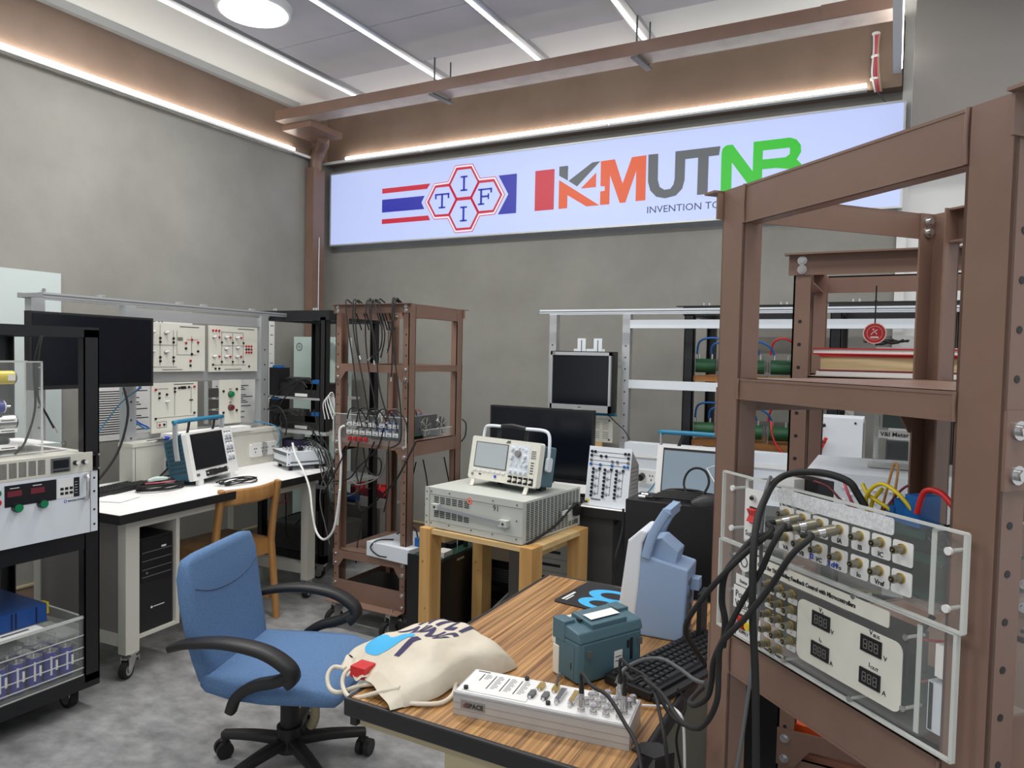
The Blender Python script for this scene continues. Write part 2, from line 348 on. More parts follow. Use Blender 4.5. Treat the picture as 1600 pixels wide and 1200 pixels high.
for dx, k in ((-.012, 'white'), (0, 'pink'), (.012, 'pink'), (.02, 'tan')):
    MB().tube([(dx, 0, .34), (dx*.7, -.01, .24), (dx*1.1, 0, .12), (dx+.01, -.012, .05), (dx+.02, 0, .0)], .005, k).build('wire', t)
MB().tube([(.02, 0, 0), (.06, .03, -.05), (.12, .06, -.10), (.15, .07, -.12)], .004, 'greyp').build('wire', t)
for z in (.07, .20, .33): MB().cyl((0, -.006, z), (0, -.006, z+.01), .022, 'white', 10).build('cable_tie', t)

# ---- illuminated sign
SGN = thing('illuminated_sign', 'long glowing light box sign with institute logos on the back wall', 'sign', (0, 4.78, 0))
x0, x1, z0, z1 = -4.33, -.005, 2.415, 3.01
MB().box((x0, .004, z0), (x1, .06, z1), 'signbg').build('light_panel', SGN)
f = MB(); e = .012
for a, b in (((x0-e, -.004, z0-e), (x1+e, .07, z0)), ((x0-e, -.004, z1), (x1+e, .07, z1+e)), ((x0-e, -.004, z0), (x0, .07, z1)), ((x1, -.004, z0), (x1+e, .07, z1))): f.box(a, b, 'signf')
f.build('frame', SGN)
def flat(name, polys, k, y=0.0):
    m = MB()
    for p in polys: m.prism(p, y, .0045, k)
    return m.build(name, SGN)
flat('red_stripe', [[(-3.78,2.846),(-3.306,2.846),(-3.335,2.807),(-3.78,2.807)]], 'sred'); flat('red_stripe', [[(-3.78,2.596),(-3.321,2.596),(-3.301,2.558),(-3.78,2.558)]], 'sred')
flat('blue_stripe', [[(-3.78,2.756),(-3.359,2.754),(-3.388,2.703),(-3.36,2.65),(-3.78,2.652)]], 'sblue')
flat('blue_chevron', [[(-2.683,2.848),(-2.53,2.848),(-2.53,2.558),(-2.683,2.558),(-2.597,2.702)]], 'sblue')
def offs(poly, d):    # inward offset of a polygon listed clockwise or counter-clockwise
    n = len(poly); A = sum(poly[i][0]*poly[(i+1) % n][1]-poly[(i+1) % n][0]*poly[i][1] for i in range(n)); sg = 1 if A > 0 else -1; o = []
    for i in range(n):
        p, q, r = Vector(poly[i-1]), Vector(poly[i]), Vector(poly[(i+1) % n])
        n1 = Vector((-(q-p).y, (q-p).x)).normalized()*sg; n2 = Vector((-(r-q).y, (r-q).x)).normalized()*sg
        b = (n1+n2); b = b/(1+n1.dot(n2)); o.append(tuple(q+b*d))
    return o
def band(m, poly, d, k, y):
    q = offs(poly, d); n = len(poly)
    for i in range(n): m.prism([poly[i], poly[(i+1) % n], q[(i+1) % n], q[i]], y, .0045, k)
out = [(-3.353,2.701),(-3.267,2.843),(-3.137,2.847),(-3.073,2.963),(-2.914,2.962),(-2.846,2.846),(-2.710,2.845),(-2.627,2.703),(-2.710,2.560),(-2.842,2.557),(-2.905,2.443),(-3.067,2.441),(-3.135,2.558),(-3.266,2.560)]
m = MB(); band(m, out, .005, 'sred', .001); band(m, offs(out, .005), .013, 'swhite', .001); band(m, offs(out, .018), .014, 'sred', .0005)
hx = lambda cx, cz, r: [(cx+r*math.cos(R(60*k)), cz+r*.99*math.sin(R(60*k))) for k in range(6)]
for cx, cz in ((-3.19, 2.702), (-2.99, 2.82), (-2.99, 2.584), (-2.79, 2.702)): band(m, hx(cx, cz, .139), .013, 'sred', 0)
m.build('hexagon_emblem', SGN)
def serif(ch, cx, cz, h):
    w = .016; q = .012; P = []
    if ch == 'I': P = [(-w/2,-h/2,w/2,h/2),(-.03,h/2-q,.03,h/2),(-.03,-h/2,.03,-h/2+q)]
    if ch == 'T': P = [(-w/2,-h/2,w/2,h/2),(-.066,h/2-q,.066,h/2),(-.03,-h/2,.03,-h/2+q),(-.066,h/2-.04,-.053,h/2),(.053,h/2-.04,.066,h/2)]
    if ch == 'F': P = [(-.042,-h/2,-.042+w,h/2),(-.06,h/2-q,.06,h/2),(-.06,-h/2,-.006,-h/2+q),(-.03,-.006,.035,.008),(.047,h/2-.035,.06,h/2),(.025,-.022,.035,.022)]
    flat('letter', [[(cx+a,cz+b),(cx+c,cz+b),(cx+c,cz+d),(cx+a,cz+d)] for a, b, c, d in P], 'sblue')
serif('T', -3.19, 2.70, .115); serif('I', -2.99, 2.818, .115); serif('I', -2.99, 2.584, .115); serif('F', -2.80, 2.702, .122)
flat('red_block', [[(-2.375,2.851),(-2.222,2.851),(-2.222,2.561),(-2.375,2.561)]], 'sred')
flat('letter', [[(-2.183,2.863),(-2.116,2.863),(-2.116,2.759),(-2.183,2.798)],[(-2.109,2.754),(-1.929,2.867),(-1.873,2.869),(-2.043,2.711)]], 'sgrey')
flat('letter', [[(-2.183,2.768),(-2.116,2.724),(-2.116,2.562),(-2.183,2.562)],[(-2.116,2.724),(-1.870,2.564),(-1.968,2.564),(-2.116,2.655)],[(-2.011,2.693),(-1.899,2.792),(-1.899,2.693)]], 'sor')
flat('letter', [[(-1.865,2.868),(-1.763,2.871),(-1.702,2.698),(-1.639,2.872),(-1.538,2.874),(-1.537,2.572),(-1.605,2.571),(-1.606,2.781),(-1.679,2.568),(-1.719,2.568),(-1.796,2.768),(-1.796,2.565),(-1.864,2.566),(-1.864,2.659),(-1.831,2.661),(-1.831,2.692),(-1.864,2.696)]], 'sor')
flat('letter', [[(-1.523,2.876),(-1.456,2.875),(-1.454,2.701),(-1.44,2.653),(-1.406,2.63),(-1.366,2.633),(-1.345,2.66),(-1.338,2.697),(-1.338,2.877),(-1.271,2.877),(-1.272,2.684),(-1.286,2.628),(-1.328,2.586),(-1.401,2.574),(-1.461,2.589),(-1.503,2.633),(-1.521,2.693)]], 'sgrey')
flat('letter', [[(-1.271,2.877),(-1.045,2.878),(-1.052,2.822),(-1.271,2.820)],[(-1.186,2.822),(-1.118,2.822),(-1.118,2.578),(-1.186,2.578)]], 'sgrey')
flat('letter', [[(-1.034,2.57),(-1.036,2.827),(-1.03,2.861),(-1.006,2.879),(-0.967,2.879),(-0.838,2.697),(-0.838,2.881),(-0.780,2.881),(-0.780,2.570),(-0.83,2.57),(-0.969,2.766),(-0.967,2.57)]], 'sgreen')
flat('letter', [[(-.780,2.881),(-.621,2.882),(-.621,2.821),(-.780,2.821)],[(-.621,2.882),(-.583,2.866),(-.557,2.83),(-.619,2.808),(-.621,2.821)],[(-.557,2.83),(-.554,2.787),(-.62,2.781),(-.619,2.808)],[(-.554,2.787),(-.578,2.744),(-.642,2.764),(-.62,2.781)],
    [(-.578,2.744),(-.70,2.704),(-.78,2.704),(-.78,2.764),(-.642,2.764)],[(-.578,2.744),(-.551,2.715),(-.62,2.69),(-.70,2.704)],[(-.551,2.715),(-.54,2.66),(-.61,2.65),(-.62,2.69)],[(-.54,2.66),(-.56,2.60),(-.62,2.625),(-.61,2.65)],[(-.56,2.60),(-.62,2.57),(-.78,2.57),(-.78,2.625),(-.62,2.625)]], 'sgreen')
MB().text('INVENTION TO INNOVATION', .066, -1.527, 2.482, .003, 'snavy', sx=1.06).build('lettering', SGN)

# ---- frosted glass board on the left wall
t = thing('glass_board', 'tall pale frosted glass writing board fixed on the left wall', 'board', (WX, 0, 0))
MB().box((.012, 1.5, .35), (.022, 2.53, 1.925), 'glassb').build('pane', t)
for y, z in ((1.6, .45), (2.43, .45), (1.6, 1.82), (2.43, 1.82)): MB().cyl((0, y, z), (.026, y, z), .011, 'chrome').build('standoff', t)
# ================================================================= shared makers
def caster(parent, x, y, rz=0, r=.045, h=.11, wheel='rubber', brake=False):
    c = MB().at(x, y, 0, 0, 0, rz); c.box((-.03, -.03, h-.008), (.03, .03, h), 'chrome').cyl((0, 0, h-.02), (0, 0, h-.008), .018, 'chrome')
    for s in (-1, 1): c.prism([(-.022, h-.015), (.026, h-.015), (.034, r+.01), (.03, r-.012), (.012, r-.012), (-.02, h-.04)], s*.02-.0015, s*.02+.0015, 'chrome', 'xz')
    c.box((-.022, -.02, h-.022), (.026, .02, h-.014), 'chrome')
    if brake: c.box((-.055, -.016, h-.04), (-.015, .016, h-.03), 'chrome').box((-.06, -.016, h-.055), (-.05, .016, h-.03), 'chrome')
    o = c.build('caster', parent)
    w = MB().at(x, y, 0, 0, 0, rz); w.cyl((.02, -.015, r), (.02, .015, r), r, wheel, 22).cyl((.02, -.0165, r), (.02, .0165, r), r*.68, 'chrome', 18).cyl((.02, -.022, r), (.02, .022, r), .008, 'chrome', 8)
    w.build('wheel', o)
    return o
def c_channel(m, x, y, z0, z1, web, fl, sx, sy, k, t=.005, holes=False):
    """upright: web along x (sx = direction), flanges along y (sy)"""
    m.box((x, y, z0), (x+sx*web, y+sy*t, z1), k)
    m.box((x, y, z0), (x+sx*t, y+sy*fl, z1), k); m.box((x+sx*web, y, z0), (x+sx*(web-t), y+sy*fl, z1), k)
def lay_jacks(parent, spots, kinds, r=.0065, y=-.004, name='socket'):
    protos = {}
    for (x, z, k) in spots:
        if k not in protos:
            o = MB().cyl((0, 0, 0), (0, y*1.6, 0), r, kinds[k], 10).cyl((0, y*1.6, 0), (0, y*1.8, 0), r*.45, 'black', 8).build(name, parent, loc=(x, 0, z)); protos[k] = o
        else: inst(protos[k], parent, (x, 0, z))
KJ = dict(b='black', r='red', u='blue', g='greyp', k='greyp')

# ================================================================= LEFT BLACK RACK
LR = thing('equipment_rack', 'black steel rack on casters at the left edge, holding two power supplies', 'rack', (-2.88, 1.816, 0), 90)
W_, D_ = -.95, .66
for x in (0, W_):
    for y in (0, D_):
        sx = -1 if x == 0 else 1; sy = 1 if y == 0 else -1
        m = MB(); c_channel(m, x, y, .12, 1.565, .062, .04, sx, sy, 'black'); m.build('post', LR)
for y in (0, D_-.04):
    MB().box((W_, y, 1.535), (0, y+.04, 1.575), 'black').build('top_beam', LR)
    MB().box((W_, y, .095), (0, y+.04, .15), 'black').build('base_beam', LR)
    MB().box((W_+.06, y, .675), (-.06, y+.04, .738), 'black').build('shelf_beam', LR)
for x in (W_, -.04):
    MB().box((x, .04, 1.535), (x+.04, D_-.04, 1.575), 'black').build('top_beam', LR); MB().box((x, .04, .095), (x+.04, D_-.04, .15), 'black').build('base_beam', LR)
MB().box((W_+.04, .04, .70), (-.04, D_-.04, .715), 'black').build('shelf', LR); MB().box((W_+.04, .04, .135), (-.04, D_-.04, .15), 'black').build('shelf', LR)
caster(LR, -.07, .08, 90, .045, .095); caster(LR, -.07, D_-.10, 90, .045, .095); caster(LR, W_+.07, .08, 90, .045, .095)

# lower big power supply
t = thing('power_supply', 'large white power supply with two green knobs and red meter windows', 'power supply', (-2.876, 1.802, .743), 90)
MB().box((-.60, .004, 0), (-.03, .56, .24), 'wpow').build('housing', t)
m = MB().box((-.63, -.006, 0), (0, .004, .248), 'wpow')
for z in (.03, .09, .165, .22): m.cyl((-.014, -.0075, z), (-.014, -.0055, z), .0045, 'black', 8)
m.box((-.031, -.007, 0), (-.029, -.0055, .248), 'greyp'); m.build('front_panel', t)
MB().box((-.35, -.0075, .155), (-.165, -.006, .235), 'black').box((-.332, -.0082, .222), (-.300, -.0075, .2245), 'white').box((-.252, -.0082, .222), (-.22, -.0075, .2245), 'white').build('meter_plate', t)
for x in (-.342, -.26): MB().box((x, -.0095, .192), (x+.05, -.0078, .213), 'dred').build('meter_window', t)
m = MB().box((-.16, -.0075, .157), (-.10, -.006, .232), 'white')
for i in range(3):
    for j in range(2): m.box((-.15+i*.018, -.009, .17+j*.018), (-.138+i*.018, -.0075, .18+j*.018), 'black')
m.build('button_plate', t)
m = MB().box((-.097, -.0075, .155), (-.075, -.006, .232), 'black')
for i in range(5): m.box((-.093, -.0082, .17+i*.011), (-.083, -.0075, .1715+i*.011), 'white')
m.build('indicator_plate', t)
MB().tube([(-.052, -.006, .235), (-.052, -.028, .232), (-.052, -.03, .20), (-.052, -.028, .148), (-.052, -.006, .145)], .008, 'chrome', 8, 3).build('handle', t)
for x, z in ((-.312, .150), (-.222, .150)): MB().cyl((x, -.006, z), (x, -.028, z), .0165, 'black', 18).cyl((x, -.028, z), (x, -.031, z), .0145, 'green', 18).build('knob', t)
MB().box((-.44, -.0075, .16), (-.362, -.006, .232), 'white').build('button_panel', t)
for z, k in ((.213, 'green'), (.178, 'red')): MB().cyl((-.378, -.006, z), (-.378, -.018, z), .013, k, 16).build('push_button', t)
m = MB().ring((-.13, -.006, .142), (0, -1, 0), .004, .006, 'inkn', 14, .001).text('MAGNA-POWER', .0095, -.12, .138, -.0065, 'ink', bold=.0002); m.build('maker_mark', t)
# upper slim power supply
t = thing('power_supply', 'slim cream power supply with small display lying on the large white one', 'power supply', (-2.876, 1.782, .992), 90)
MB().box((-.58, .004, 0), (-.0, .5, .078), 'cream').build('housing', t)
MB().box((-.6, -.006, 0), (0, .004, .078), 'cream').build('front_panel', t)
m = MB()
for c_ in range(8):
    for r_ in range(12): m.box((-.213-c_*.034, -.0068, .012+r_*.0048), (-.186-c_*.034, -.0062, .0145+r_*.0048), 'vent')
m.build('vent_grille', t)
MB().box((-.165, -.010, .012), (-.092, -.006, .068), 'greyp').build('display_bezel', t)
MB().box((-.158, -.0112, .028), (-.099, -.0098, .060), 'screen').build('display', t)
m = MB()
for i in range(5): m.box((-.157+i*.012, -.0115, .015), (-.148+i*.012, -.0098, .021), 'black')
m.build('buttons', t)
for x in (-.072, -.038): MB().cyl((x, -.006, .042), (x, -.020, .042), .009, 'black', 14).cyl((x+.004, -.020, .042), (x+.004, -.022, .042), .0075, 'white', 12).build('knob', t)
m = MB().box((0, -.012, .006), (.018, .0, .014), 'black').box((0, -.012, .062), (.018, .0, .07), 'black').box((.010, -.014, .006), (.022, .0, .07), 'black').cyl((.02, -.014, .010), (.02, -.018, .010), .004, 'chrome', 8).cyl((.02, -.014, .066), (.02, -.018, .066), .004, 'chrome', 8); m.build('rack_ear', t)
# papers and acrylic stand on top
t = thing('open_book', 'open white manual lying on the slim power supply', 'book', (-2.99, 1.62, 1.072), 90)
rows = [[(x, y, .012+.022*math.sin((x+.28)*5.2)*(1 if x < .1 else .8)) for x in [-.3+.03*i for i in range(15)]] for y in (.0, .14, .28)]
m = MB(); m.grid(rows, 'paper'); m.build('page_block', t)
MB().box((-.3, .0, -.0), (.13, .28, .004), 'paper').build('cover', t)
MB().tube([(.12, .0, .012), (.125, .0, .03), (.115, .0, .036), (.105, .0, .03)], .002, 'greyp').build('binder_ring', t)
tag(MB().box((0, 0, 0), (.21, .30, .003), 'paper').build('paper_sheet', None, loc=(-3.31, 1.18, 1.0715)), 'loose white sheet on the slim power supply beside the manual', 'paper')
t = thing('display_stand', 'clear acrylic stand holding sample capacitors on the slim power supply', 'stand', (-2.955, 1.635, 1.0705), 90)
MB().box((-.34, 0, 0), (-.0, .006, .365), 'acr').build('front_sheet', t)
MB().box((-.34, .105, 0), (0, .111, .365), 'acrs').build('back_sheet', t)
MB().box((-.006, .006, 0), (0, .105, .365), 'acr').build('side_sheet', t)
m = MB()
for x in (-.003,): m.box((x-.004, -.001, 0), (x+.004, .0, .365), 'acre').box((-.012, .104, .0), (-.006, .105, .365), 'acre')
m.box((-.34, -.001, .361), (0, .007, .366), 'acre').box((-.34, .104, .361), (0, .112, .366), 'acre')
for z in (.06, .16, .26, .34): m.box((-.016, -.001, z), (0, .0, z+.003), 'acre')
m.build('polished_edges', t)
for z in (.135, .095, .03):
    MB().box((-.16, -.004, z), (-.095, -.001, z+.014), 'paper').box((-.152, -.0045, z+.005), (-.105, -.004, z+.008), 'ink').build('name_label', t)
def cap(x0, x1, z, r, k, k2, label):
    t = thing('capacitor', label, 'capacitor', (-2.99, 1.635, 1.0705), 90)
    MB().cyl((x0, 0, z), (x1, 0, z), r, k, 22).build('body', t); MB().cyl((x1, 0, z), (x1+.006, 0, z), r*.93, k2, 22).cyl((x1+.006, 0, z), (x1+.012, 0, z), .006, 'chrome', 10).build('end_cap', t)
    return t
y_ = -.02
c1 = cap(-.24, -.092, .303, .026, 'yellow', 'greyp', 'yellow wrapped cylindrical capacitor at the top of the acrylic stand')
MB().box((-.12, -.0265, .292), (-.095, -.0255, .314), 'paper').build('sticker', c1)
c2 = cap(-.24, -.13, .192, .026, 'purple', 'wpow', 'blue and silver toroid component in the middle of the acrylic stand')
MB().cyl((-.124, 0, .192), (-.10, 0, .192), .004, 'chrome').build('shaft', c2)
c3 = cap(-.24, -.09, .132, .028, 'chrome', 'black', 'silver cylindrical capacitor with black end on the acrylic stand')
cap(-.24, -.115, .060, .014, 'black', 'greyp', 'small black capacitor low on the acrylic stand')
# acrylic box with cells
t = thing('battery_module_box', 'clear acrylic open frame box in the bottom of the left black rack', 'box', (-2.888, 1.76, .151), 90)
MB().box((-.62, 0, 0), (0, .008, .245), 'acr').build('front_sheet', t); MB().box((-.008, .008, 0), (0, .42, .245), 'acr').build('side_sheet', t)
MB().box((-.62, .008, .0), (-.008, .42, .006), 'acr').build('bottom_sheet', t)
MB().box((-.62, .008, .175), (-.008, .42, .181), 'acr').build('shelf_sheet', t)
m = MB()
for z in (.03, .07, .115, .165, .236): m.box((-.62, -.0015, z), (0, .0, z+.0045), 'acre').box((0, 0, z), (.0015, .42, z+.0045), 'acre')
m.box((-.006, -.002, 0), (.0015, .0, .245), 'acre').box((-.62, -.002, 0), (0, 0, .005), 'acre').box((-.62, .008, .24), (0, .0, .246), 'acre').box((-.006, .414, .0), (.0015, .42, .245), 'acre')
m.build('polished_edges', t)
k = 0
for j in range(3):
    for i in range(8):
        x = -.055-i*.062; y = .04+j*.065
        if k == 0:
            cell = thing('battery_cell', 'blue wrapped cylindrical cell standing in the acrylic box', 'battery', (0, 0, 0), 90, 'cells in the acrylic box')
            MB().cyl((0, 0, .012), (0, 0, .125), .026, 'purple', 20).build('wrap', cell)
            MB().cyl((0, 0, .125), (0, 0, .129), .0245, 'chrome', 20).cyl((0, 0, 0), (0, 0, .012), .008, 'chrome', 10).cyl((0, 0, .129), (0, 0, .138), .006, 'chrome', 10).build('terminal', cell)
            MB().box((-.012, -.0262, .035), (-.005, -.0235, .11), 'white').box((.008, -.0268, .05), (.016, -.0245, .09), 'paper').build('label', cell)
            c_ = cell
        else: c_ = copy_tree(cell)
        c_.location = (-2.888-y, 1.76+x, .158); k += 1
t = thing('battery_case', 'dark blue ribbed case on top of the acrylic cell box', 'case', (-2.955, 1.650, .40), 90)
m = MB().rbox((-.5, 0, 0), (0, .34, .068), .008, 'bluec', 'z')
for x in (-.045, -.12, -.135, -.21, -.3): m.box((x, -.002, .004), (x+.004, .001, .064), 'black')
m.build('case_body', t); MB().box((-.5, -.002, -.004), (.004, .34, .0), 'greyp').build('base_plate', t)
MB().box((.001, .02, .02), (.016, .06, .066), 'yellow').build('connector', t)
tag(MB().box((0, 0, 0), (.055, .30, .002), 'paper').ring((.03, .12, .002), (0, 0, 1), .010, .013, 'ink', 16, .0004).box((.02, .16, .002), (.035, .26, .0023), 'greyp').build('label_strip', None, loc=(-2.948, 1.30, .397)), 'long white label sheet under the dark blue case', 'label')
cable('hanging_cable', [(-3.0, 1.66, 1.537), (-2.98, 1.635, 1.45), (-2.97, 1.625, 1.30), (-2.96, 1.655, 1.22), (-2.95, 1.685, 1.15)], .0042, 'rubber', 'short black cable with bare metal plug hanging in the left black rack', ends=(-1,))
cable('hanging_cable', [(-3.0, 1.655, 1.537), (-2.985, 1.62, 1.42), (-2.98, 1.62, 1.25), (-2.985, 1.585, 1.12), (-2.99, 1.55, 1.075)], .0042, 'rubber', 'black cable looping down onto the manual in the left black rack')
cable('floor_cable', [(-4.30, 2.2, .75), (-4.32, 2.18, .45), (-4.33, 2.12, .2), (-4.33, 2.1, .02)], .006, 'rubber', 'black cable running down the left wall behind the left black rack')

# ================================================================= LEFT TRAINING BENCH
O1 = (-2.99, 1.97)
LB = thing('workbench', 'white training workbench with black edge and aluminium frame along the left wall', 'workbench', (*O1, 0), 94)
MB().box((-.015, -.03, .738), (1.54, .72, .760), 'lam').build('worktop', LB)
m = MB().box((-.022, -.038, .722), (1.547, -.028, .762), 'blackp').box((-.022, -.03, .722), (-.013, .72, .762), 'blackp').box((1.538, -.03, .722), (1.547, .72, .762), 'blackp').box((-.015, -.03, .722), (1.54, .72, .738), 'blackp'); m.build('edge_band', LB)
for x, y in ((.045, .01), (1.27, .01), (.045, .60), (1.27, .60)): MB().box((x, y, .11), (x+.07, y+.05, .722), 'cream').build('leg', LB)
for y in (.01, .60): MB().box((.115, y, .68), (1.27, y+.03, .722), 'cream').build('rail', LB)
for x in (.05, 1.29): MB().box((x, .06, .14), (x+.045, .60, .20), 'cream').build('rail', LB)
MB().box((.34, .55, .14), (1.27, .6, .20), 'cream').build('rail', LB)
for x, y in ((.08, .035), (1.305, .035), (.08, .625), (1.305, .625)): caster(LB, x, y, 200, .038, .11, brake=True)
# cabinet box under the near end
m = MB().box((.115, .02, .16), (.345, .55, .175), 'cream').box((.115, .02, .175), (.122, .55, .722), 'cream').box((.325, .02, .175), (.345, .55, .722), 'cream').box((.122, .54, .175), (.325, .55, .722), 'cream'); m.build('under_cabinet', LB)
MB().box((.052, .06, .20), (.058, .6, .70), 'wall2').build('side_panel', LB)
# aluminium rear frame
for x in (.035, .535, 1.545):
    m = MB().box((x, .64, .76), (x+.065, .69, 1.725), 'alu')
    for z in (.9, 1.0, 1.1, 1.2, 1.3, 1.4, 1.5): m.cyl((x+.032, .6385, z), (x+.032, .641, z), .006, 'vent', 8)
    m.build('frame_post', LB)
m = MB()
for y in (.50, .655): m.box((.0, y, 1.722), (1.69, y+.035, 1.745), 'alu').box((.0, y-.002, 1.731), (1.69, y, 1.736), 'greyp')
m.build('top_rail', LB)
MB().box((0, .535, 1.724), (.035, .655, 1.743), 'alu').build('top_rail_end', LB)
for z0, z1 in ((1.65, 1.71), (1.303, 1.362), (.985, 1.02)): MB().box((.60, .655, z0), (1.545, .685, z1), 'alu').build('panel_rail', LB)
for x in (.42, .92, 1.10, 1.5): MB().cyl((x, .67, 1.745), (x, .67, 1.765), .011, 'chrome').box((x-.03, .66, 1.757), (x+.01, .68, 1.769), 'alu').build('clamp', LB)
# trunking box behind worktop
t = thing('trunking_box', 'long cream trunking box with sockets at the rear of the left workbench', 'trunking', (*O1, .761), 94)
m = MB().box((.49, .53, 0), (1.60, .63, .205), 'cream').box((.485, .525, .205), (1.61, .635, .225), 'cream'); m.build('housing', t)
MB().box((.688, .526, .055), (.735, .53, .125), 'white').box((.697, .518, .08), (.712, .526, .11), 'black').box((.715, .518, .08), (.73, .526, .11), 'black').build('circuit_breaker', t)
MB().cyl((.748, .53, .10), (.748, .518, .10), .009, 'black').build('button', t)
for x in (.775, 1.33, 1.43):
    m = MB().rbox((x, .518, .05), (x+.145, .53, .135), .01, 'white')
    for i in range(2):
        for dx, dz in ((-.008, .01), (.008, .01), (0, -.012)): m.cyl((x+.04+i*.06+dx, .5175, .092+dz), (x+.04+i*.06+dx, .516, .092+dz), .004, 'black', 8)
    m.build('socket_plate', t)
MB().box((.505, .5285, .01), (.507, .53, .2), 'greyp').build('panel_seam', t)
tag(MB().box((0, 0, 0), (.6, .09, .03), 'paper').build('paper_stack', None, loc=(-3.555, 2.66, .9865)), 'stack of white papers on the trunking box behind the blue oscilloscope', 'paper')
bpy.data.objects['paper_stack'].rotation_euler = (0, 0, R(94))
tag(MB().cyl((0, 0, .01), (.05, 0, .01), .01, 'chrome', 10).cyl((.05, 0, .01), (.075, 0, .01), .012, 'inkn', 10).cyl((-.06, 0, .008), (0, 0, .01), .003, 'greyp', 6).tube([(.075, 0, .01), (.10, .01, .01), (.13, -.005, .006)], .003, 'navy').build('banana_lead', None, loc=(-3.55, 2.56, .987)), 'small metal and blue plug lead lying on the trunking box', 'lead')
bpy.data.objects['banana_lead'].rotation_euler = (0, 0, R(94))
# monitor
t = thing('flat_monitor', 'large black flat screen hung on the left workbench frame', 'monitor', (*O1, 0), 94)
MB().box((-.065, .50, 1.292), (.592, .535, 1.656), 'blackp').build('case', t); MB().box((-.052, .4985, 1.312), (.579, .5, 1.645), 'screen').build('screen', t)
MB().box((.16, .535, 1.40), (.36, .6, 1.55), 'black').box((.2, .60, 1.42), (.32, .64, 1.52), 'black').build('mount', t)
# training panels
def tpanel(x0, x1, z0, z1, label, y=.632, name='training_panel'):
    t = thing(name, label, 'panel', (O1[0]-math.cos(R(4))*y+math.cos(R(94))*0, O1[1]+math.sin(R(94)-R(90))*-y, 0), 94, 'circuit training panels on the left workbench')
    MB().box((x0, 0, z0), (x1, .012, z1), 'ivory').box((x0+.015, .012, z0+.02), (x1-.015, .02, z1-.02), 'dgrey').build('front_plate', t)
    return t
def lines(m, segs, w=.0016, k='ink'):
    for x0, z0, x1, z1 in segs: m.box((min(x0, x1)-w/2, -.0012, min(z0, z1)-w/2), (max(x0, x1)+w/2, 0, max(z0, z1)+w/2), k)
    return m
t = tpanel(.64, 1.065, 1.363, 1.638, 'wide cream circuit panel with toggle switches and small green display, right of the big screen')
sp = [(x, z, 'b') for x in (.745, .835) for z in (1.554, 1.532, 1.445, 1.423)] + [(.922, 1.53, 'r'), (.922, 1.498, 'b'), (.965, 1.55, 'r'), (.965, 1.465, 'b'), (1.01, 1.535, 'r'), (1.01, 1.482, 'b'), (.955, 1.425, 'r'), (.955, 1.397, 'b'), (.68, 1.375, 'r'), (.665, 1.40, 'b')]
lay_jacks(t, sp, KJ, .007)
m = MB(); lines(m, [(.745, 1.63, .745, 1.40), (.835, 1.60, .835, 1.40), (.68, 1.515, .86, 1.515), (.68, 1.39, .86, 1.39), (.86, 1.46, 1.0, 1.46), (.86, 1.6, .86, 1.46), (.93, 1.55, 1.01, 1.55), (.965, 1.57, .965, 1.45)]); m.box((.865, -.003, 1.545), (.9, 0, 1.562), 'olive').box((.88, -.001, 1.622), (1.02, 0, 1.626), 'ink').box((.76, -.001, 1.372), (.90, 0, 1.376), 'greyp'); m.build('printed_diagram', t)
for x in (.69, .782):
    for z in (1.585, 1.475): MB().cyl((x, 0, z), (x+.012, -.02, z+.004), .007, 'white', 10).cyl((x, 0, z), (x, -.004, z), .012, 'chrome', 12).build('toggle_switch', t)
t = tpanel(1.10, 1.50, 1.358, 1.643, 'cream circuit panel with rows of red sockets beside the first, by the frame end')
sp = [(1.125+i*.024, 1.612, 'r') for i in range(3)]+[(x, z, 'b') for x in (1.195, 1.285, 1.375) for z in (1.54, 1.42)]+[(x, z, 'r') for x in (1.175, 1.265, 1.355) for z in (1.572, 1.452)]+[(1.40+i*.022, 1.52-j*.02, 'r' if j != 1 or i == 2 else 'b') for i in range(3) for j in range(3)]+[(1.125, 1.402, 'b'), (1.145, 1.377, 'b'), (1.175, 1.377, 'b'), (1.425, 1.39, 'b')]
lay_jacks(t, sp, KJ, .0065)
m = MB(); lines(m, [(1.195, 1.61, 1.195, 1.40), (1.285, 1.60, 1.285, 1.40), (1.375, 1.60, 1.375, 1.40), (1.195, 1.605, 1.375, 1.605), (1.195, 1.52, 1.40, 1.52), (1.125, 1.40, 1.40, 1.40)]); m.box((1.33, -.001, 1.627), (1.47, 0, 1.631), 'ink').box((1.22, -.001, 1.37), (1.36, 0, 1.374), 'greyp'); m.build('printed_diagram', t)
for x, z in ((1.13, 1.572), (1.225, 1.572), (1.315, 1.572), (1.225, 1.50), (1.32, 1.508), (1.13, 1.452), (1.225, 1.452), (1.315, 1.452)): MB().cyl((x, 0, z), (x+.012, -.02, z+.004), .006, 'white', 10).cyl((x, 0, z), (x, -.004, z), .010, 'chrome', 12).build('toggle_switch', t)
t = tpanel(.69, 1.01, 1.015, 1.30, 'cream converter panel below the wide circuit panel, beside the blue lead')
sp = [(.715, 1.262, 'r'), (.74, 1.24, 'b'), (.74, 1.214, 'b'), (.79, 1.232, 'b'), (.845, 1.266, 'b'), (.845, 1.246, 'b'), (.875, 1.267, 'b'), (.945, 1.27, 'b'), (.985, 1.272, 'r'), (.985, 1.115, 'b'), (.715, 1.097, 'b'), (.742, 1.06, 'r'), (.772, 1.06, 'b')]
lay_jacks(t, sp, KJ, .0065)
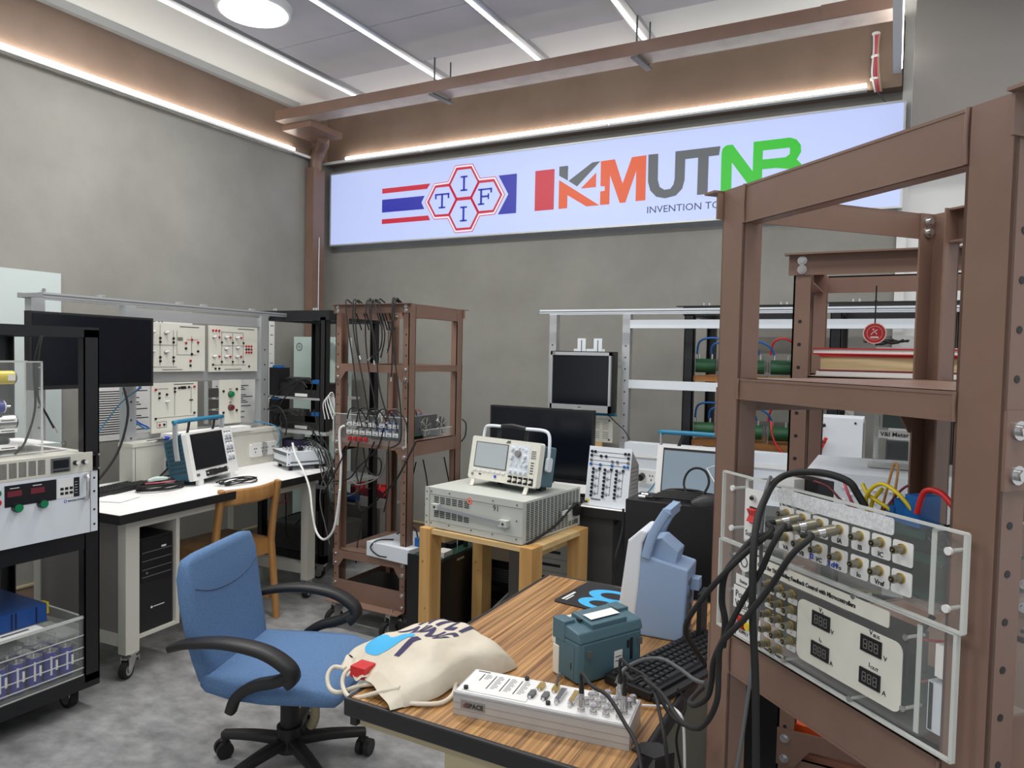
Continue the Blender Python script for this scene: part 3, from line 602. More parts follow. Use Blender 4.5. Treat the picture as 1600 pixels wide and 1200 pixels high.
m = MB(); lines(m, [(.715, 1.262, .985, 1.27), (.845, 1.26, .845, 1.108), (.962, 1.27, .962, 1.115), (.715, 1.10, .985, 1.112), (.725, 1.045, .725, 1.078), (.79, 1.045, .79, 1.078), (.725, 1.045, .79, 1.045), (.725, 1.078, .79, 1.078)][1:3]+[(.845, 1.265, .985, 1.265), (.715, 1.265, .80, 1.265), (.715, 1.10, .985, 1.10), (.725, 1.045, .725, 1.078), (.79, 1.045, .79, 1.078), (.725, 1.045, .79, 1.045), (.725, 1.078, .79, 1.078)]); m.box((.888, -.003, 1.26), (.925, 0, 1.276), 'black').box((.95, -.003, 1.19), (.975, 0, 1.196), 'black').text('Buck Converter', .018, .83, 1.06, -.0005, 'greyp').box((.84, -.001, 1.287), (.98, 0, 1.291), 'ink'); m.build('printed_diagram', t)
MB().cyl((.785, 0, 1.19), (.797, -.02, 1.194), .006, 'white', 10).build('toggle_switch', t)
t = tpanel(1.178, 1.358, 1.03, 1.305, 'narrow white switch panel with one green and one red button')
lay_jacks(t, [(1.21, 1.235, 'b'), (1.32, 1.245, 'b'), (1.21, 1.10, 'b'), (1.32, 1.11, 'b')], KJ, .0075)
for z, k in ((1.215, 'green'), (1.13, 'dred')): MB().cyl((1.268, 0, z), (1.268, -.006, z), .021, 'greyp', 18).cyl((1.268, -.006, z), (1.268, -.022, z), .017, k, 18).build('push_button', t)
MB().box((1.258, -.001, 1.245), (1.278, 0, 1.249), 'ink').box((1.258, -.001, 1.160), (1.278, 0, 1.164), 'ink').build('printed_marks', t)
# reactor block behind the switch panel
m = MB()
for z in (1.06, 1.13, 1.2): m.box((-.075, 0, z-1.04), (.0, .04, z-.985), 'dgrey')
m.box((-.085, .0, 0), (-.078, .03, .26), 'chrome')
tag(m.build('coil_block', None, loc=(O1[0]-.63-.075, O1[1]+1.12, 1.04)), 'small dark component block mounted left of the button panel', 'component')
bpy.data.objects['coil_block'].rotation_euler = (0, 0, R(94))
# posters on the left wall
def poster(y0, y1, z0, z1, label, k='paper', n=24, head=None):
    t = thing('wall_poster', label, 'poster', (WX+.004, y0, 0), 90)
    MB().box((0, 0, z0), (y1-y0, .002, z1), k).build('sheet', t); m = MB(); rr = random.Random(int(y0*100))
    w = (y1-y0)
    z = z1-.05
    while z > z0+.04:
        m.box((.03, -.001, z), (w*rr.uniform(.45, .95), 0, z+.006), 'ink'); z -= (z1-z0)/n
    m.build('printed_lines', t)
    if head: MB().text(head[0], head[1], .03, z1-head[1]*1.3, -.001, 'ink', bold=.001).build('heading', t)
poster(2.70, 3.16, .90, 1.26, 'white poster with dense text behind the big screen, partly under the blue lead')
poster(3.62, 4.02, .93, 1.27, 'white poster with two text columns right of the button panel')
poster(4.14, 4.215, .7, 1.74, 'tall narrow white poster with black marks beside the corner black rack', n=14)
poster(2.92, 3.45, 1.55, 1.75, 'pale yellow green poster just showing above the big screen', 'yellowp' if 'yellowp' in M else 'paper', 3, ('187 Thai R', .06))
cable('patch_lead', [(-3.68, 2.50, 1.29), (-3.69, 2.46, 1.25), (-3.69, 2.50, 1.12), (-3.69, 2.58, 1.05), (-3.69, 2.62, 1.045)], .0045, 'tealh', 'blue patch lead bent beside the converter panel', 'lead')
cable('patch_lead', [(-3.68, 2.56, 1.29), (-3.69, 2.50, 1.2), (-3.69, 2.53, 1.10), (-3.69, 2.61, 1.05)], .0045, 'inkn', 'darker blue patch lead running parallel inside the first one', 'lead')
cable('patch_lead', [(-3.62, 2.52, 1.28), (-3.62, 2.40, 1.2), (-3.61, 2.24, 1.02), (-3.60, 2.12, .90)], .0035, 'tealh', 'thin light blue lead slanting down behind the black rack post', 'lead')
cable('screen_cable', [(-3.52, 2.35, 1.29), (-3.50, 2.36, 1.15), (-3.50, 2.30, .95), (-3.50, 2.17, .80), (-3.5, 2.12, .77)], .006, 'rubber', 'black cable hanging from the big screen down to the workbench')
cable('patch_lead', [(-3.71, 3.38, 1.03), (-3.60, 3.46, 1.0), (-3.56, 3.47, .93), (-3.58, 3.46, .87)], .004, 'tealh', 'light blue lead dropping from the button panel to the socket', 'lead')
# tower PC
t = thing('computer_tower', 'black desktop computer tower inside the cabinet under the left workbench', 'computer', (*O1, .176), 94)
MB().box((.135, .035, 0), (.315, .48, .44), 'blackp').build('case', t)
m = MB().box((.14, .031, .235), (.31, .035, .43), 'black')
for z in (.37, .33, .29, .255): m.box((.145, .029, z), (.305, .031, z+.004), 'greyp')
m.box((.25, .0285, .38), (.275, .031, .388), 'white').cyl((.17, .031, .275), (.17, .027, .275), .006, 'greyp'); m.build('front_bezel', t)
MB().cyl((.20, .0348, .105), (.20, .034, .105), .006, 'white', 10).box((.21, .0342, .103), (.27, .035, .107), 'white').build('maker_mark', t)
# keyboard (shared maker)
def keyboard(name, label, loc, rz, L=.44, Wd=.15, wrist=0, rows=6, cols=20, tilt=0):
    t = thing(name, label, 'keyboard', loc, rz); t.rotation_euler = (R(tilt), 0, R(rz))
    MB().rbox((0, 0, 0), (L, Wd, .016), .008, 'blackp', 'z').build('base', t)
    if wrist: MB().rbox((0, -wrist, 0), (L, -.0005, .009), .006, 'blackp', 'z').build('wrist_rest', t)
    kw = (L-.02)/cols; kh = (Wd-.02)/rows; k0 = None
    m = MB()
    for j in range(rows):
        i = 0
        while i < cols:
            w = 6 if (j == 0 and i == 4) else (2 if (i in (0, 13) and j < 5) else 1)
            if i in (14,) and j > 0: i += 0
            a = .010+i*kw; b = .010+j*kh+(.004 if j == rows-1 else 0)
            x1_, y1_ = a+kw*w-.003, b+kh-.003
            m.add([(a, b, .016), (x1_, b, .016), (x1_, y1_, .016), (a, y1_, .016), (a+.002, b+.002, .0215), (x1_-.002, b+.002, .0215), (x1_-.002, y1_-.0015, .0215), (a+.002, y1_-.0015, .0215)], [(4,5,6,7),(0,1,5,4),(1,2,6,5),(2,3,7,6),(3,0,4,7)], 'blackp')
            m.add([(a+kw*.3, b+kh*.45, .0217), (a+kw*.5, b+kh*.45, .0217), (a+kw*.5, b+kh*.6, .0217), (a+kw*.3, b+kh*.6, .0217)], [(0,1,2,3)], 'greyp')
            i += w
    m.build('keys', t)
    return t
keyboard('keyboard', 'black keyboard on the left workbench beside the probe coil', (-3.39, 2.12, .7625), 104, .40, .14)
tag(MB().box((0, 0, 0), (.20, .15, .001), 'paper').build('paper_sheet', None, loc=(-3.40, 2.06, .7622)), 'white sheet on the near end of the left workbench', 'paper')
bpy.data.objects['paper_sheet.001'].rotation_euler = (0, 0, R(20))
# probe coil
t = thing('probe_coil', 'coiled black probe leads with a pale green handle on the left workbench', 'probe', (-3.36, 2.45, .7625))
rr = random.Random(3); m = MB()
for i in range(6):
    P = []; a0 = rr.uniform(0, 6)
    for k in range(13):
        a = a0+k*2*math.pi/12; P.append(((.105+rr.uniform(-.012, .012))*math.cos(a)*.75, (.105+rr.uniform(-.01, .01))*math.sin(a)*1.15, .006+i*.005+.003*math.sin(k)))
    m.tube(P, .004, 'rubber', 6, 3)
m.build('black_lead', t); MB().tube([(-.03, -.07, .034), (.01, -.02, .036), (.02, .05, .034), (-.01, .09, .03)], .003, 'pink').build('red_lead', t)
MB().tube([(-.035, -.05, .045), (-.045, 0, .048), (-.03, .06, .045)], lambda u: .006+.006*math.sin(u*3.1), 'mint' if 'mint' in M else 'tealcab').build('probe_handle', t)
for i, P in enumerate(([(-3.52, 2.36, .77), (-3.56, 2.5, .775), (-3.5, 2.62, .80), (-3.44, 2.70, .84)], [(-3.5, 2.5, .77), (-3.55, 2.58, .79), (-3.56, 2.66, .84), (-3.53, 2.70, .85)])):
    cable('probe_lead', P, .005, 'rubber', 'black lead running from the probe coil to the left blue oscilloscope' if i == 0 else 'black power lead with white tag rising to the wall socket by the blue oscilloscope')
# touch screen oscilloscope
def touch_scope(label, loc, rz, w=.42, h=.27, front='white', scr='screen', handle=True, tilt=12, group=None):
    t = thing('oscilloscope', label, 'oscilloscope', loc, rz)
    b = MB().at(0, 0, .03, -tilt, 0, 0)
    b.prism([(.03, .0), (.03, h-.0), (.15, h-.03), (.15, .03)], .008, w-.008, 'teal2', 'yz')
    for i in range(8):
        for j in range(6):
            z = .05+i*.024
            b.box((w-.0085, .045+j*.016, z), (w-.0072, .055+j*.016, z+.012), 'vent').box((.0072, .045+j*.016, z), (.0085, .055+j*.016, z+.012), 'vent')
    b.build('rear_case', t)
    f = MB().at(0, 0, .03, -tilt, 0, 0); f.rbox((0, 0, 0), (w, .03, h), .012, front, 'y'); f.build('front_housing', t)
    MB().at(0, 0, .03, -tilt, 0, 0).box((.03, -.002, .055), (w-.095, .001, h-.012), 'black').box((.036, -.003, .064), (w-.101, -.0015, h-.024), scr).build('screen', t)
    k = MB().at(0, 0, .03, -tilt, 0, 0)
    for j in range(3):
        z = h-.045-j*.06
        k.box((w-.08, -.0015, z-.028), (w-.012, 0, z+.022), 'greyp' if j % 2 == 9 else 'wpow')
        for i in range(2): k.cyl((w-.062+i*.032, 0, z+.003), (w-.062+i*.032, -.014, z+.003), .010, 'white', 12)
        for i in range(3): k.box((w-.078+i*.022, -.004, z-.026), (w-.066+i*.022, 0, z-.019), 'greyp').box((w-.078+i*.022, -.004, z+.018), (w-.066+i*.022, 0, z+.022), 'black')
    k.build('knob_panel', t)
    for i in range(4): MB().at(0, 0, .03, -tilt, 0, 0).cyl((.12+i*.055, 0, .027), (.12+i*.055, -.014, .027), .007, 'chrome', 12).box((.108+i*.055, -.002, .012), (.132+i*.055, 0, .042), 'black').build('input_connector', t)
    MB().at(0, 0, .03, -tilt, 0, 0).box((.03, -.002, .02), (.055, 0, .035), 'greyp').box((w-.13, -.002, .03), (w-.105, 0, .042), 'black').build('usb_port', t)
    MB().box((.04, .0, 0), (.08, .02, .035), front).box((w-.08, .0, 0), (w-.04, .02, .035), front).box((.04, .12, 0), (w-.04, .15, .03), 'dgrey').build('foot', t)
    if handle:
        a = MB().at(0, 0, .03, -tilt, 0, 0)
        for x in (-.006, w-.002): a.sweep([(x+.004, .075, h-.14), (x+.004, .07, h-.04), (x+.004, .05, h+.06)], (1, 0, 0), None, .008, .032, 'alu', 2)
        a.build('handle_arm', t)
        MB().at(0, 0, .03, -tilt, 0, 0).tube([(0, .05, h+.06), (.02, .05, h+.068), (w-.02, .05, h+.068), (w, .05, h+.06)], .012, 'tealh', 10, 3).build('handle_grip', t)
        for x in (.08, w-.10): MB().at(0, 0, .03, -tilt, 0, 0).sweep([(x, .06, h-.02), (x+.02, .052, h+.03), (x+.035, .048, h+.075)], (1, 0, 0), None, .018, .008, 'black', 2).build('strap', t)
    return t
M['teal2'] = mat('dark_teal_case', (38, 84, 104), .5)
M['mint'] = mat('mint_handle', (150, 205, 178), .4)
M['yellowp'] = mat('pale_yellow_paper', (222, 226, 170), .8)
sc1 = touch_scope('touch screen oscilloscope with blue carrying handle on the left workbench', (-3.27, 2.58, .761), 105, .40, .262)
m = MB()
m.at(0, 0, .03, -12, 0, 0).box((.115, -.045, .012), (.145, -.014, .045), 'blackp').box((.145, -.04, .014), (.24, -.014, .04), 'blackp').build('plugged_probe', sc1)
def tangle(name, label, c, rx, ry, n, r, k, seed, z=.004, group=None, cat='cables'):
    rr = random.Random(seed); m = MB()
    for i in range(n):
        P = []; a0 = rr.uniform(0, 6.3); q = rr.uniform(.5, 1); ox, oy = rr.uniform(-.3, .3)*rx, rr.uniform(-.3, .3)*ry
        for j in range(9): a = a0+j*.75; P.append((ox+rx*q*math.cos(a)*rr.uniform(.8, 1), oy+ry*q*math.sin(a)*rr.uniform(.8, 1), z+rr.uniform(0, .012)+i*.002))
        m.tube(P, r, k, 6, 4)
    o = m.build(name); o.location = c
    o['kind'] = 'stuff'; tag(o, label, cat); return o
tangle('tangled_leads', 'thin black leads tangled in front of the left blue oscilloscope', (-3.17, 2.80, .762), .06, .16, 5, .003, 'rubber', 11)
# white connector box at the far end
t = thing('interface_box', 'white and grey connector box on feet at the far end of the left workbench', 'instrument', (-3.25, 3.225, .762), 65)
def ib():
    b = MB().box((-.21, 0, .03), (.24, .27, .11), 'wpow').box((-.21, -.002, .088), (0.01, .001, .108), 'greyp').box((-.21, -.002, .034), (.01, .001, .052), 'greyp')
    return b
MB().rbox((0, 0, .03), (.24, .24, .112), .006, 'wpow', 'z').build('housing', t)
m = MB().box((-.0015, .01, .090), (0, .24, .110), 'greyp').box((-.0015, .01, .034), (0, .24, .050), 'greyp'); m.build('side_stripe', t)
m = MB().box((.02, -.0015, .044), (.20, 0, .054), 'greyp')
for x, z in ((.01, .04), (.01, .102), (.23, .04), (.23, .102)): m.cyl((x, -.002, z), (x, 0, z), .004, 'black', 8)
m.build('end_plate', t)
for i in range(8):
    for j in range(3): 
        if i == 0 and j == 0: bn = MB().cyl((0, 0, 0), (0, 0, .018), .0055, 'chrome', 10).cyl((0, 0, 0), (0, 0, .004), .008, 'chrome', 6).build('socket', t, loc=(.035, .06, .112))
        else: inst(bn, t, (.035+i*.024, .06+j*.05, .112))
for x in (.03, .2):
    for y in (.03, .21): MB().box((x-.01, y-.01, 0), (x+.01, y+.01, .03), 'black').build('foot', t)
MB().box((.09, .05, .112), (.12, .09, .135), 'black').build('plug', t)
cable('white_cable', path([(457, 692, 3.25), (462, 712, 3.22), (474, 735, 3.15), (484, 765, 3.1), (488, 800, 3.06), (494, 830, 3.05), (506, 843, 3.0), (520, 830, 2.98), (527, 800, 2.98), (531, 765, 2.98)]), .0065, 'white', 'white cable looping from the connector box down to the middle brown rack')

# ================================================================= WOODEN CHAIR
t = thing('wooden_chair', 'wooden chair with curved top rail pushed under the left workbench', 'chair', (-3.225, 2.73, 0), 90)
def leg(m, a, b, w=.035): 
    m.sweep([a, tuple((Vector(a)+Vector(b))/2), b], (1, 0, 0), None, w, w, 'beech', 1); return m
hw = .19
for s in (-1, 1):
    leg(MB(), (s*hw, -.21, 0), (s*hw, -.165, .44)).sweep([(s*hw, -.165, .42), (s*hw, -.18, .58), (s*hw, -.215, .775)], (1, 0, 0), None, .034, .036, 'beech', 3).build('rear_leg', t)
    leg(MB(), (s*hw, .19, 0), (s*hw, .18, .42)).build('front_leg', t)
    MB().box((s*hw-.01, -.16, .10), (s*hw+.01, .18, .13), 'beech').build('stretcher', t)
MB().sweep([(-hw+.01, -.195, .728), (0, -.24, .728), (hw-.01, -.195, .728)], (0, 0, 1), None, .085, .02, 'beech', 6).build('top_rail', t)
MB().rbox((-.205, -.155, .425), (.205, .21, .445), .02, 'beech', 'z').build('seat', t)
m = MB().box((-hw+.01, .165, .36), (hw-.01, .185, .425), 'beech').box((-hw+.01, -.16, .36), (hw-.01, -.145, .425), 'beech').box((-hw-.008, -.15, .36), (-hw+.012, .17, .425), 'beech').box((hw-.012, -.15, .36), (hw+.008, .17, .425), 'beech'); m.build('seat_frame', t)
# ================================================================= BROWN STEEL RACKS
def bolt(parent, x, z, y=-.004, r=.011, proto={}):
    key = (parent.name, y, r)
    if key not in proto: proto[key] = MB().cyl((0, 0, 0), (0, -.003, 0), r, 'chrome', 14).cyl((0, -.003, 0), (0, -.009, 0), r*.62, 'chrome', 6).build('bolt', parent, loc=(x, y, z))
    else: inst(proto[key], parent, (x, y, z))
def brown_rack(label, loc, rz, W, D, H, front, sides, shelves, web=.06, fl=.038, base=True, beamh=.066, backs=None, group='brown steel racks'):
    """front: heights (z top) of bolted front/back angle beams; sides: (z top, height) of welded side beams; shelves: z of sheet shelves"""
    t = thing('equipment_rack', label, 'rack', loc, rz, group); T = .004
    z0 = .13 if base else 0
    for x in (0, W):
        for y in (0, D):
            sx = 1 if x == 0 else -1; sy = 1 if y == 0 else -1; m = MB()
            m.box((x, y, z0), (x+sx*T, y+sy*web, H), 'steel'); m.box((x, y, z0), (x+sx*fl, y+sy*T, H), 'steel'); m.box((x, y+sy*(web-T), z0), (x+sx*fl, y+sy*web, H), 'steel')
            z = z0+.09
            while z < H-.12: m.cyl((x+sx*fl*.45, y-sy*.0006, z), (x+sx*fl*.45, y+sy*.001, z), .0045, 'black', 8); z += .055
            m.build('post', t)
    for (zt, h) in sides:
        for x, sx in ((0, 1), (W, -1)):
            m = MB().box((x+sx*.001, web, zt-h), (x+sx*T, D-web, zt), 'steel').box((x, web, zt-T), (x+sx*.03, D-web, zt), 'steel').box((x, web, zt-h), (x+sx*.03, D-web, zt-h+T), 'steel')
            for y in (web, D-web): m.tube([(x-sx*.001, y, zt-h), (x-sx*.0015, y+.001, zt-h/2), (x-sx*.001, y, zt)], .0028, 'steel', 6, 3)
            m.build('side_beam', t)
    # top angles, bolted on front and back, flange sticking out
    for y, s in ((0, -1), (D, 1)):
        MB().box((-.012, y, H-.05), (W+.012, y+s*.004, H), 'steel').box((-.02, y, H-.004), (W+.02, y+s*.03, H), 'steel').build('top_beam', t)
        for x in (.018, W-.018): bolt(t, x, H-.016, -.004 if s < 0 else D-T); bolt(t, x, H-.037, -.004 if s < 0 else D-T)
    for zt in front:
        for y, s in ((0, -1), (D, 1)):
            MB().prism([(0, zt), (W, zt), (W, zt-.09), (W-.04, zt-.09), (W-.075, zt-.042), (.075, zt-.042), (.04, zt-.09), (0, zt-.09)], y, y+s*.004, 'steel').build('cross_beam', t)
            if s < 0:
                for x in (.018, W-.018): bolt(t, x, zt-.022); bolt(t, x, zt-.072)
    for zt in shelves: MB().box((.005, .005, zt-.003), (W-.005, D-.005, zt), 'steel').box((.005, .005, zt-.03), (W-.005, .009, zt), 'steel').build('shelf', t)
    if base:
        for y, s in ((0, -1), (D, 1)):
            MB().box((0, y, .145), (W, y+s*.004, .25), 'steel').box((0, y, .141), (W, y+s*.07, .145), 'steel').build('base_plate', t)
            if s < 0:
                for x in (.018, W-.018): bolt(t, x, .165); bolt(t, x, .23)
                MB().cyl((W-.06, y+s*.035, .145), (W-.06, y+s*.035, .16), .008, 'chrome', 8).build('bolt', t)
        for x in (0, W-.004): MB().box((x, .06, .145), (x+.004, D-.06, .21), 'steel').build('base_beam', t)
        for x in (.06, W-.06):
            for y in (-.03, D+.03):
                caster(t, x, y, 250 if y < 0 else 90, .05, .141, 'rubber', brake=y < 0)
    return t
RA = brown_rack('brown steel rack on casters in the middle, with black cables hung over its top', (-2.70, 3.03, 0), 0, .49, .52, 1.755, (1.435, 1.03, .41), ((1.755, .07), (1.435, .034), (1.03, .075)), (1.03, .41))
# acrylic driver box in the middle rack
t = thing('driver_box', 'clear acrylic electronics box with small white labels and fans in the middle brown rack', 'electronics', (-2.70, 3.03, 1.033))
MB().box((.0, -.014, -.025), (.49, -.009, .13), 'acr').box((.055, -.003, .0), (.06, .48, .13), 'acrs').build('front_sheet', t)
MB().box((.0, -.0155, .128), (.49, -.0085, .131), 'acre').box((.488, -.0155, -.025), (.491, -.0085, .13), 'acre').box((-.001, -.0155, -.025), (.002, -.0085, .13), 'acre').box((.055, -.002, .127), (.06, .48, .13), 'acre').build('polished_edges', t)
lab = con = None
for j in range(2):
    for i in range(8):
        x, z = .115+i*.044, .082-j*.045
        if lab is None:
            lab = MB().rbox((-.018, -.016, -.012), (.018, -.0145, .010), .003, 'white', 'y').box((-.01, -.0163, -.008), (.008, -.016, -.004), 'ink').build('name_label', t, loc=(x, 0, z))
            con = MB().cyl((0, -.014, .018), (0, -.034, .018), .006, 'chrome', 10).build('connector', t, loc=(x, 0, z))
        else: inst(lab, t, (x, 0, z)); inst(con, t, (x, 0, z))
MB().box((.10, -.0162, -.022), (.27, -.0145, .012), 'acrs').build('switch_plate', t)
for i in range(4): MB().box((.113+i*.036, -.024, -.012), (.134+i*.036, -.015, .012), 'red').box((.117+i*.036, -.026, -.006), (.13+i*.036, -.024, .002), 'dred').build('rocker_switch', t)
m = MB().box((.07, .03, .012), (.42, .46, .016), 'pcb').box((.10, .06, .016), (.2, .12, .06), 'black').box((.3, .05, .016), (.33, .12, .09), 'blue').box((.24, .06, .016), (.28, .1, .08), 'bluec').box((.12, .14, .016), (.24, .4, .07), 'dgrey'); m.build('circuit_board', t)
for y in (.14, .30): MB().box((.30, y, .012), (.37, y+.15, .115), 'greyp').build('heat_sink', t)
for y in (.205, .355):
    m = MB()
    for r_ in (.012, .024, .036, .048): m.ring((.462, y, .066), (1, 0, 0), r_, r_+.0022, 'chrome', 24, .002)
    for a in range(3): m.tube([(.463, y-.05*math.cos(R(a*60+20)), .066-.05*math.sin(R(a*60+20))), (.463, y+.05*math.cos(R(a*60+20)), .066+.05*math.sin(R(a*60+20)))], .0018, 'chrome', 6, 1)
    m.build('fan_guard', t)
    m = MB().cyl((.45, y, .066), (.458, y, .066), .016, 'black', 14)
    for a in range(7): m.at(.452, y, .066, a*51.4, 0, 0).box((-.002, -.008, .012), (.004, .008, .048), 'dgrey').at()
    m.build('fan', t)
MB().box((.475, .16, -.0), (.479, .44, .05), 'acr').box((.475, .16, .05), (.479, .44, .053), 'acre').build('side_sheet', t)
m = MB(); rr = random.Random(5)
for i in range(16):
    x = rr.uniform(.1, .4); y = rr.uniform(.05, .4)
    m.tube([(x, y, .05), (x+rr.uniform(-.05, .05), y+.02, .12+rr.uniform(0, .03)), (x+rr.uniform(-.1, .1), y+rr.uniform(0, .1), .06)], .0025, rr.choice(['red', 'blue', 'rubber', 'rubber', 'white', 'bluec']), 5, 4)
m.build('inner_wiring', t)
# loops of cable above the box
for i in range(5):
    x = .11+i*.065
    cable('loop_cable', [(-2.70+x, 3.0, 1.12), (-2.70+x+.02, 3.0, 1.19), (-2.70+x+.07, 3.005, 1.20), (-2.70+x+.12, 3.01, 1.15), (-2.70+x+.13, 3.015, 1.09)], .0035, 'rubber', 'short black cable arched above the connector labels of the middle brown rack', group='arched cables of the middle rack')
# cables hung over the top front beam
H3 = [((540, 474), (545, 520), (553, 575), (560, 640), (566, 668)), ((556, 470), (555, 500), (560, 548), (563, 562)), ((552, 472), (553, 520), (568, 600), (578, 660)), ((573, 470), (571, 500), (572, 540), (578, 590), (584, 620), (590, 665)),
      ((581, 470), (580, 500), (587, 540), (592, 600), (602, 640), (610, 662)), ((585, 476), (596, 510), (594, 545), (575, 563)), ((592, 480), (601, 520), (597, 550), (593, 565)), ((615, 474), (611, 520), (607, 545), (602, 553)),
      ((618, 474), (614, 530), (618, 570), (624, 620), (627, 660), (625, 690), (610, 700)), ((576, 490), (583, 530), (584, 560), (585, 570)), ((613, 480), (613, 540), (612, 580), (611, 596))]
for i, P in enumerate(H3):
    y0 = 2.985; pts = [at(P[0][0]+3, P[0][1]+6, Y=3.06)]; top = at(P[0][0], P[0][1]-3, Y=3.0); top.z = 1.764
    pts = [Vector((top.x+.012, 3.12, 1.62)), Vector((top.x+.01, 3.06, 1.735)), Vector((top.x+.004, 3.03, 1.768)), top]+[at(a, b, Y=y0) for a, b in P[1:]]
    dang = i in (1, 5, 6, 7, 9, 10)
    cable('hanging_cable', pts, .0038, 'rubber', 'black cable with metal plug dangling from the top of the middle brown rack' if dang else 'long black cable running from the top of the middle brown rack to its acrylic box', group='dangling plug cables' if dang else 'cables running down the middle brown rack', ends=(-1,) if dang else None)
H4 = [((548, 690), (540, 705), (520, 745), (505, 770)), ((560, 690), (556, 730), (560, 755)), ((585, 690), (575, 715), (565, 745), (556, 790)), ((600, 668), (590, 700), (560, 730), (545, 748), (520, 752)), ((613, 668), (607, 700), (607, 760), (600, 800)), ((580, 710), (595, 720), (592, 742), (575, 735), (568, 700), (574, 682))]
for i, P in enumerate(H4):
    cable('lower_cable', [at(a, b, Y=2.985+.01*i) for a, b in P], .0042, 'rubber', 'black cable hanging below the acrylic box of the middle brown rack', group='cables below the driver box')
cable('lower_cable', path([(556, 760, 3.5), (565, 800, 3.45), (600, 770, 3.2), (620, 748, 3.0), (640, 710, 2.99), (650, 690, 3.0)]), .005, 'rubber', 'thick black cable sweeping across the legs of the middle brown rack to the sockets')
cable('white_cable', path([(550, 752, 2.99), (562, 758, 2.99), (590, 747, 2.99), (600, 730, 2.99), (602, 708, 3.0)]), .004, 'greyp', 'grey cable looping low in front of the middle brown rack')
cable('white_hose', path([(527, 820, 3.0), (531, 770, 3.0), (533, 720, 3.0), (531, 700, 3.0), (531, 672, 3.0), (538, 665, 3.005)]), .007, 'white', 'white hose strapped to the left post of the middle brown rack')
t = thing('fibre_box', 'low white box with black leads on the lower shelf of the middle brown rack', 'box', (-2.46, 3.02, .412))
t.rotation_euler = (0, 0, R(-6))
m = MB().box((0, 0, 0), (.30, .32, .075), 'wpow'); m.build('housing', t)
MB().box((.27, .08, .075), (.30, .13, .12), 'blue').build('plug', t)
MB().tube([(.1, .1, .08), (.06, .02, .085), (.04, -.012, .05), (.10, -.018, .02), (.16, -.016, .02)], .004, 'rubber').tube([(.03, .2, .08), (.12, .24, .12), (.22, .16, .09), (.26, .1, .1)], .004, 'rubber').build('lead', t)
tag(MB().box((0, 0, 0), (.4, .28, .01), 'black').build('black_plate', None, loc=(-2.66, 3.1, .19)), 'black flat plate in the base of the middle brown rack', 'plate')

# ================================================================= CORNER BLACK RACK
t = thing('equipment_rack', 'tall black steel rack in the room corner behind the left workbench end', 'rack', (-3.86, 3.56, 0))
Wc, Dc = .60, .55
for x in (0, Wc):
    for y in (0, Dc):
        m = MB(); c_channel(m, x, y, .1, 1.72, .045, .045, 1 if x == 0 else -1, 1 if y == 0 else -1, 'black')
        for k in range(26): m.cyl((x+(.022 if x == 0 else -.022), y-.001, .2+k*.055), (x+(.022 if x == 0 else -.022), y+.001, .2+k*.055), .003, 'vent', 6)
        m.build('post', t)
for y in (0, Dc-.05): MB().box((-.03, y, 1.70), (Wc+.03, y+.05, 1.765), 'black').build('top_beam', t); MB().box((0, y, .1), (Wc, y+.05, .15), 'black').build('base_beam', t)
for x in (0, Wc-.05): MB().box((x, .05, 1.70), (x+.05, Dc-.05, 1.765), 'black').build('top_beam', t)
for x in (.12, .14, .48, .50): MB().cyl((x, .02, 1.765), (x, .02, 1.782), .008, 'chrome', 8).build('bolt', t)
for z in (.97, .62): MB().box((-.02, -.01, z-.022), (Wc+.02, Dc, z), 'alu').build('shelf', t)
for x in (.03, Wc-.03): caster(t, x, .02, 200, .04, .1)
t = thing('motor_driver_stack', 'two dark electronic units on small aluminium shelves in the corner rack', 'electronics', (-3.83, 3.57, .972))
for x in (.06, .50): MB().box((x, .04, 0), (x+.03, .06, .22), 'alu').build('support', t)
MB().box((.02, .02, .20), (.56, .35, .215), 'alu').build('shelf', t)
for z in (.002, .218):
    m = MB().box((.08, .03, z), (.50, .3, z+.09), 'blackp').box((.04, .02, z), (.13, .12, z+.19), 'black').box((.27, .028, z+.002), (.38, .03, z+.022), 'white'); m.build('unit', t)
    m = MB().box((.40, .05, z+.09), (.46, .1, z+.115), 'blue').box((.07, .02, z+.19-.0), (.13, .07, z+.205), 'blue').box((.2, .04, z+.09), (.34, .1, z+.13), 'dgrey').box((.36, .03, z+.05), (.46, .032, z+.09), 'paper'); m.build('terminal_block', t)
tangle('tangled_wires', 'thin black and white wires bunched over the electronic units in the corner rack', (-3.54, 3.62, 1.29), .13, .05, 9, .003, 'rubber', 21, .0)
tangle('tangled_wires', 'loose wires bunched between the shelves of the corner rack', (-3.56, 3.54, 1.08), .16, .03, 8, .0028, 'rubber', 25, .0)
t = thing('variable_transformer', 'round dark blue transformer with white dome on the lower shelf of the corner rack', 'transformer', (-3.62, 3.70, .76))
MB().cyl((0, 0, 0), (0, 0, .13), .11, 'navy', 24).build('coil', t); MB().cyl((0, 0, .13), (0, 0, .19), .04, 'white', 16).build('dome', t)
t = thing('round_support', 'dark plinth under the round blue transformer in the corner rack', 'support', (-3.62, 3.70, .62))
MB().box((-.14, -.1, .002), (.14, .1, .139), 'dgrey').build('block', t)
for i in range(7):
    x = 505+i*3
    cable('bench_wire', path([(470+i*5, 690+i*2, 3.42), (490+i*4, 688+i*3, 3.36), (505+i*3, 715+i*3, 3.3), (515+i*3, 750+i*6, 3.25), (530+i*2, 760+i*10, 3.2)]), .0025, 'greyp' if i % 3 else 'rubber', 'thin grey wire draped from the connector box toward the middle brown rack', group='thin wires by the connector box')
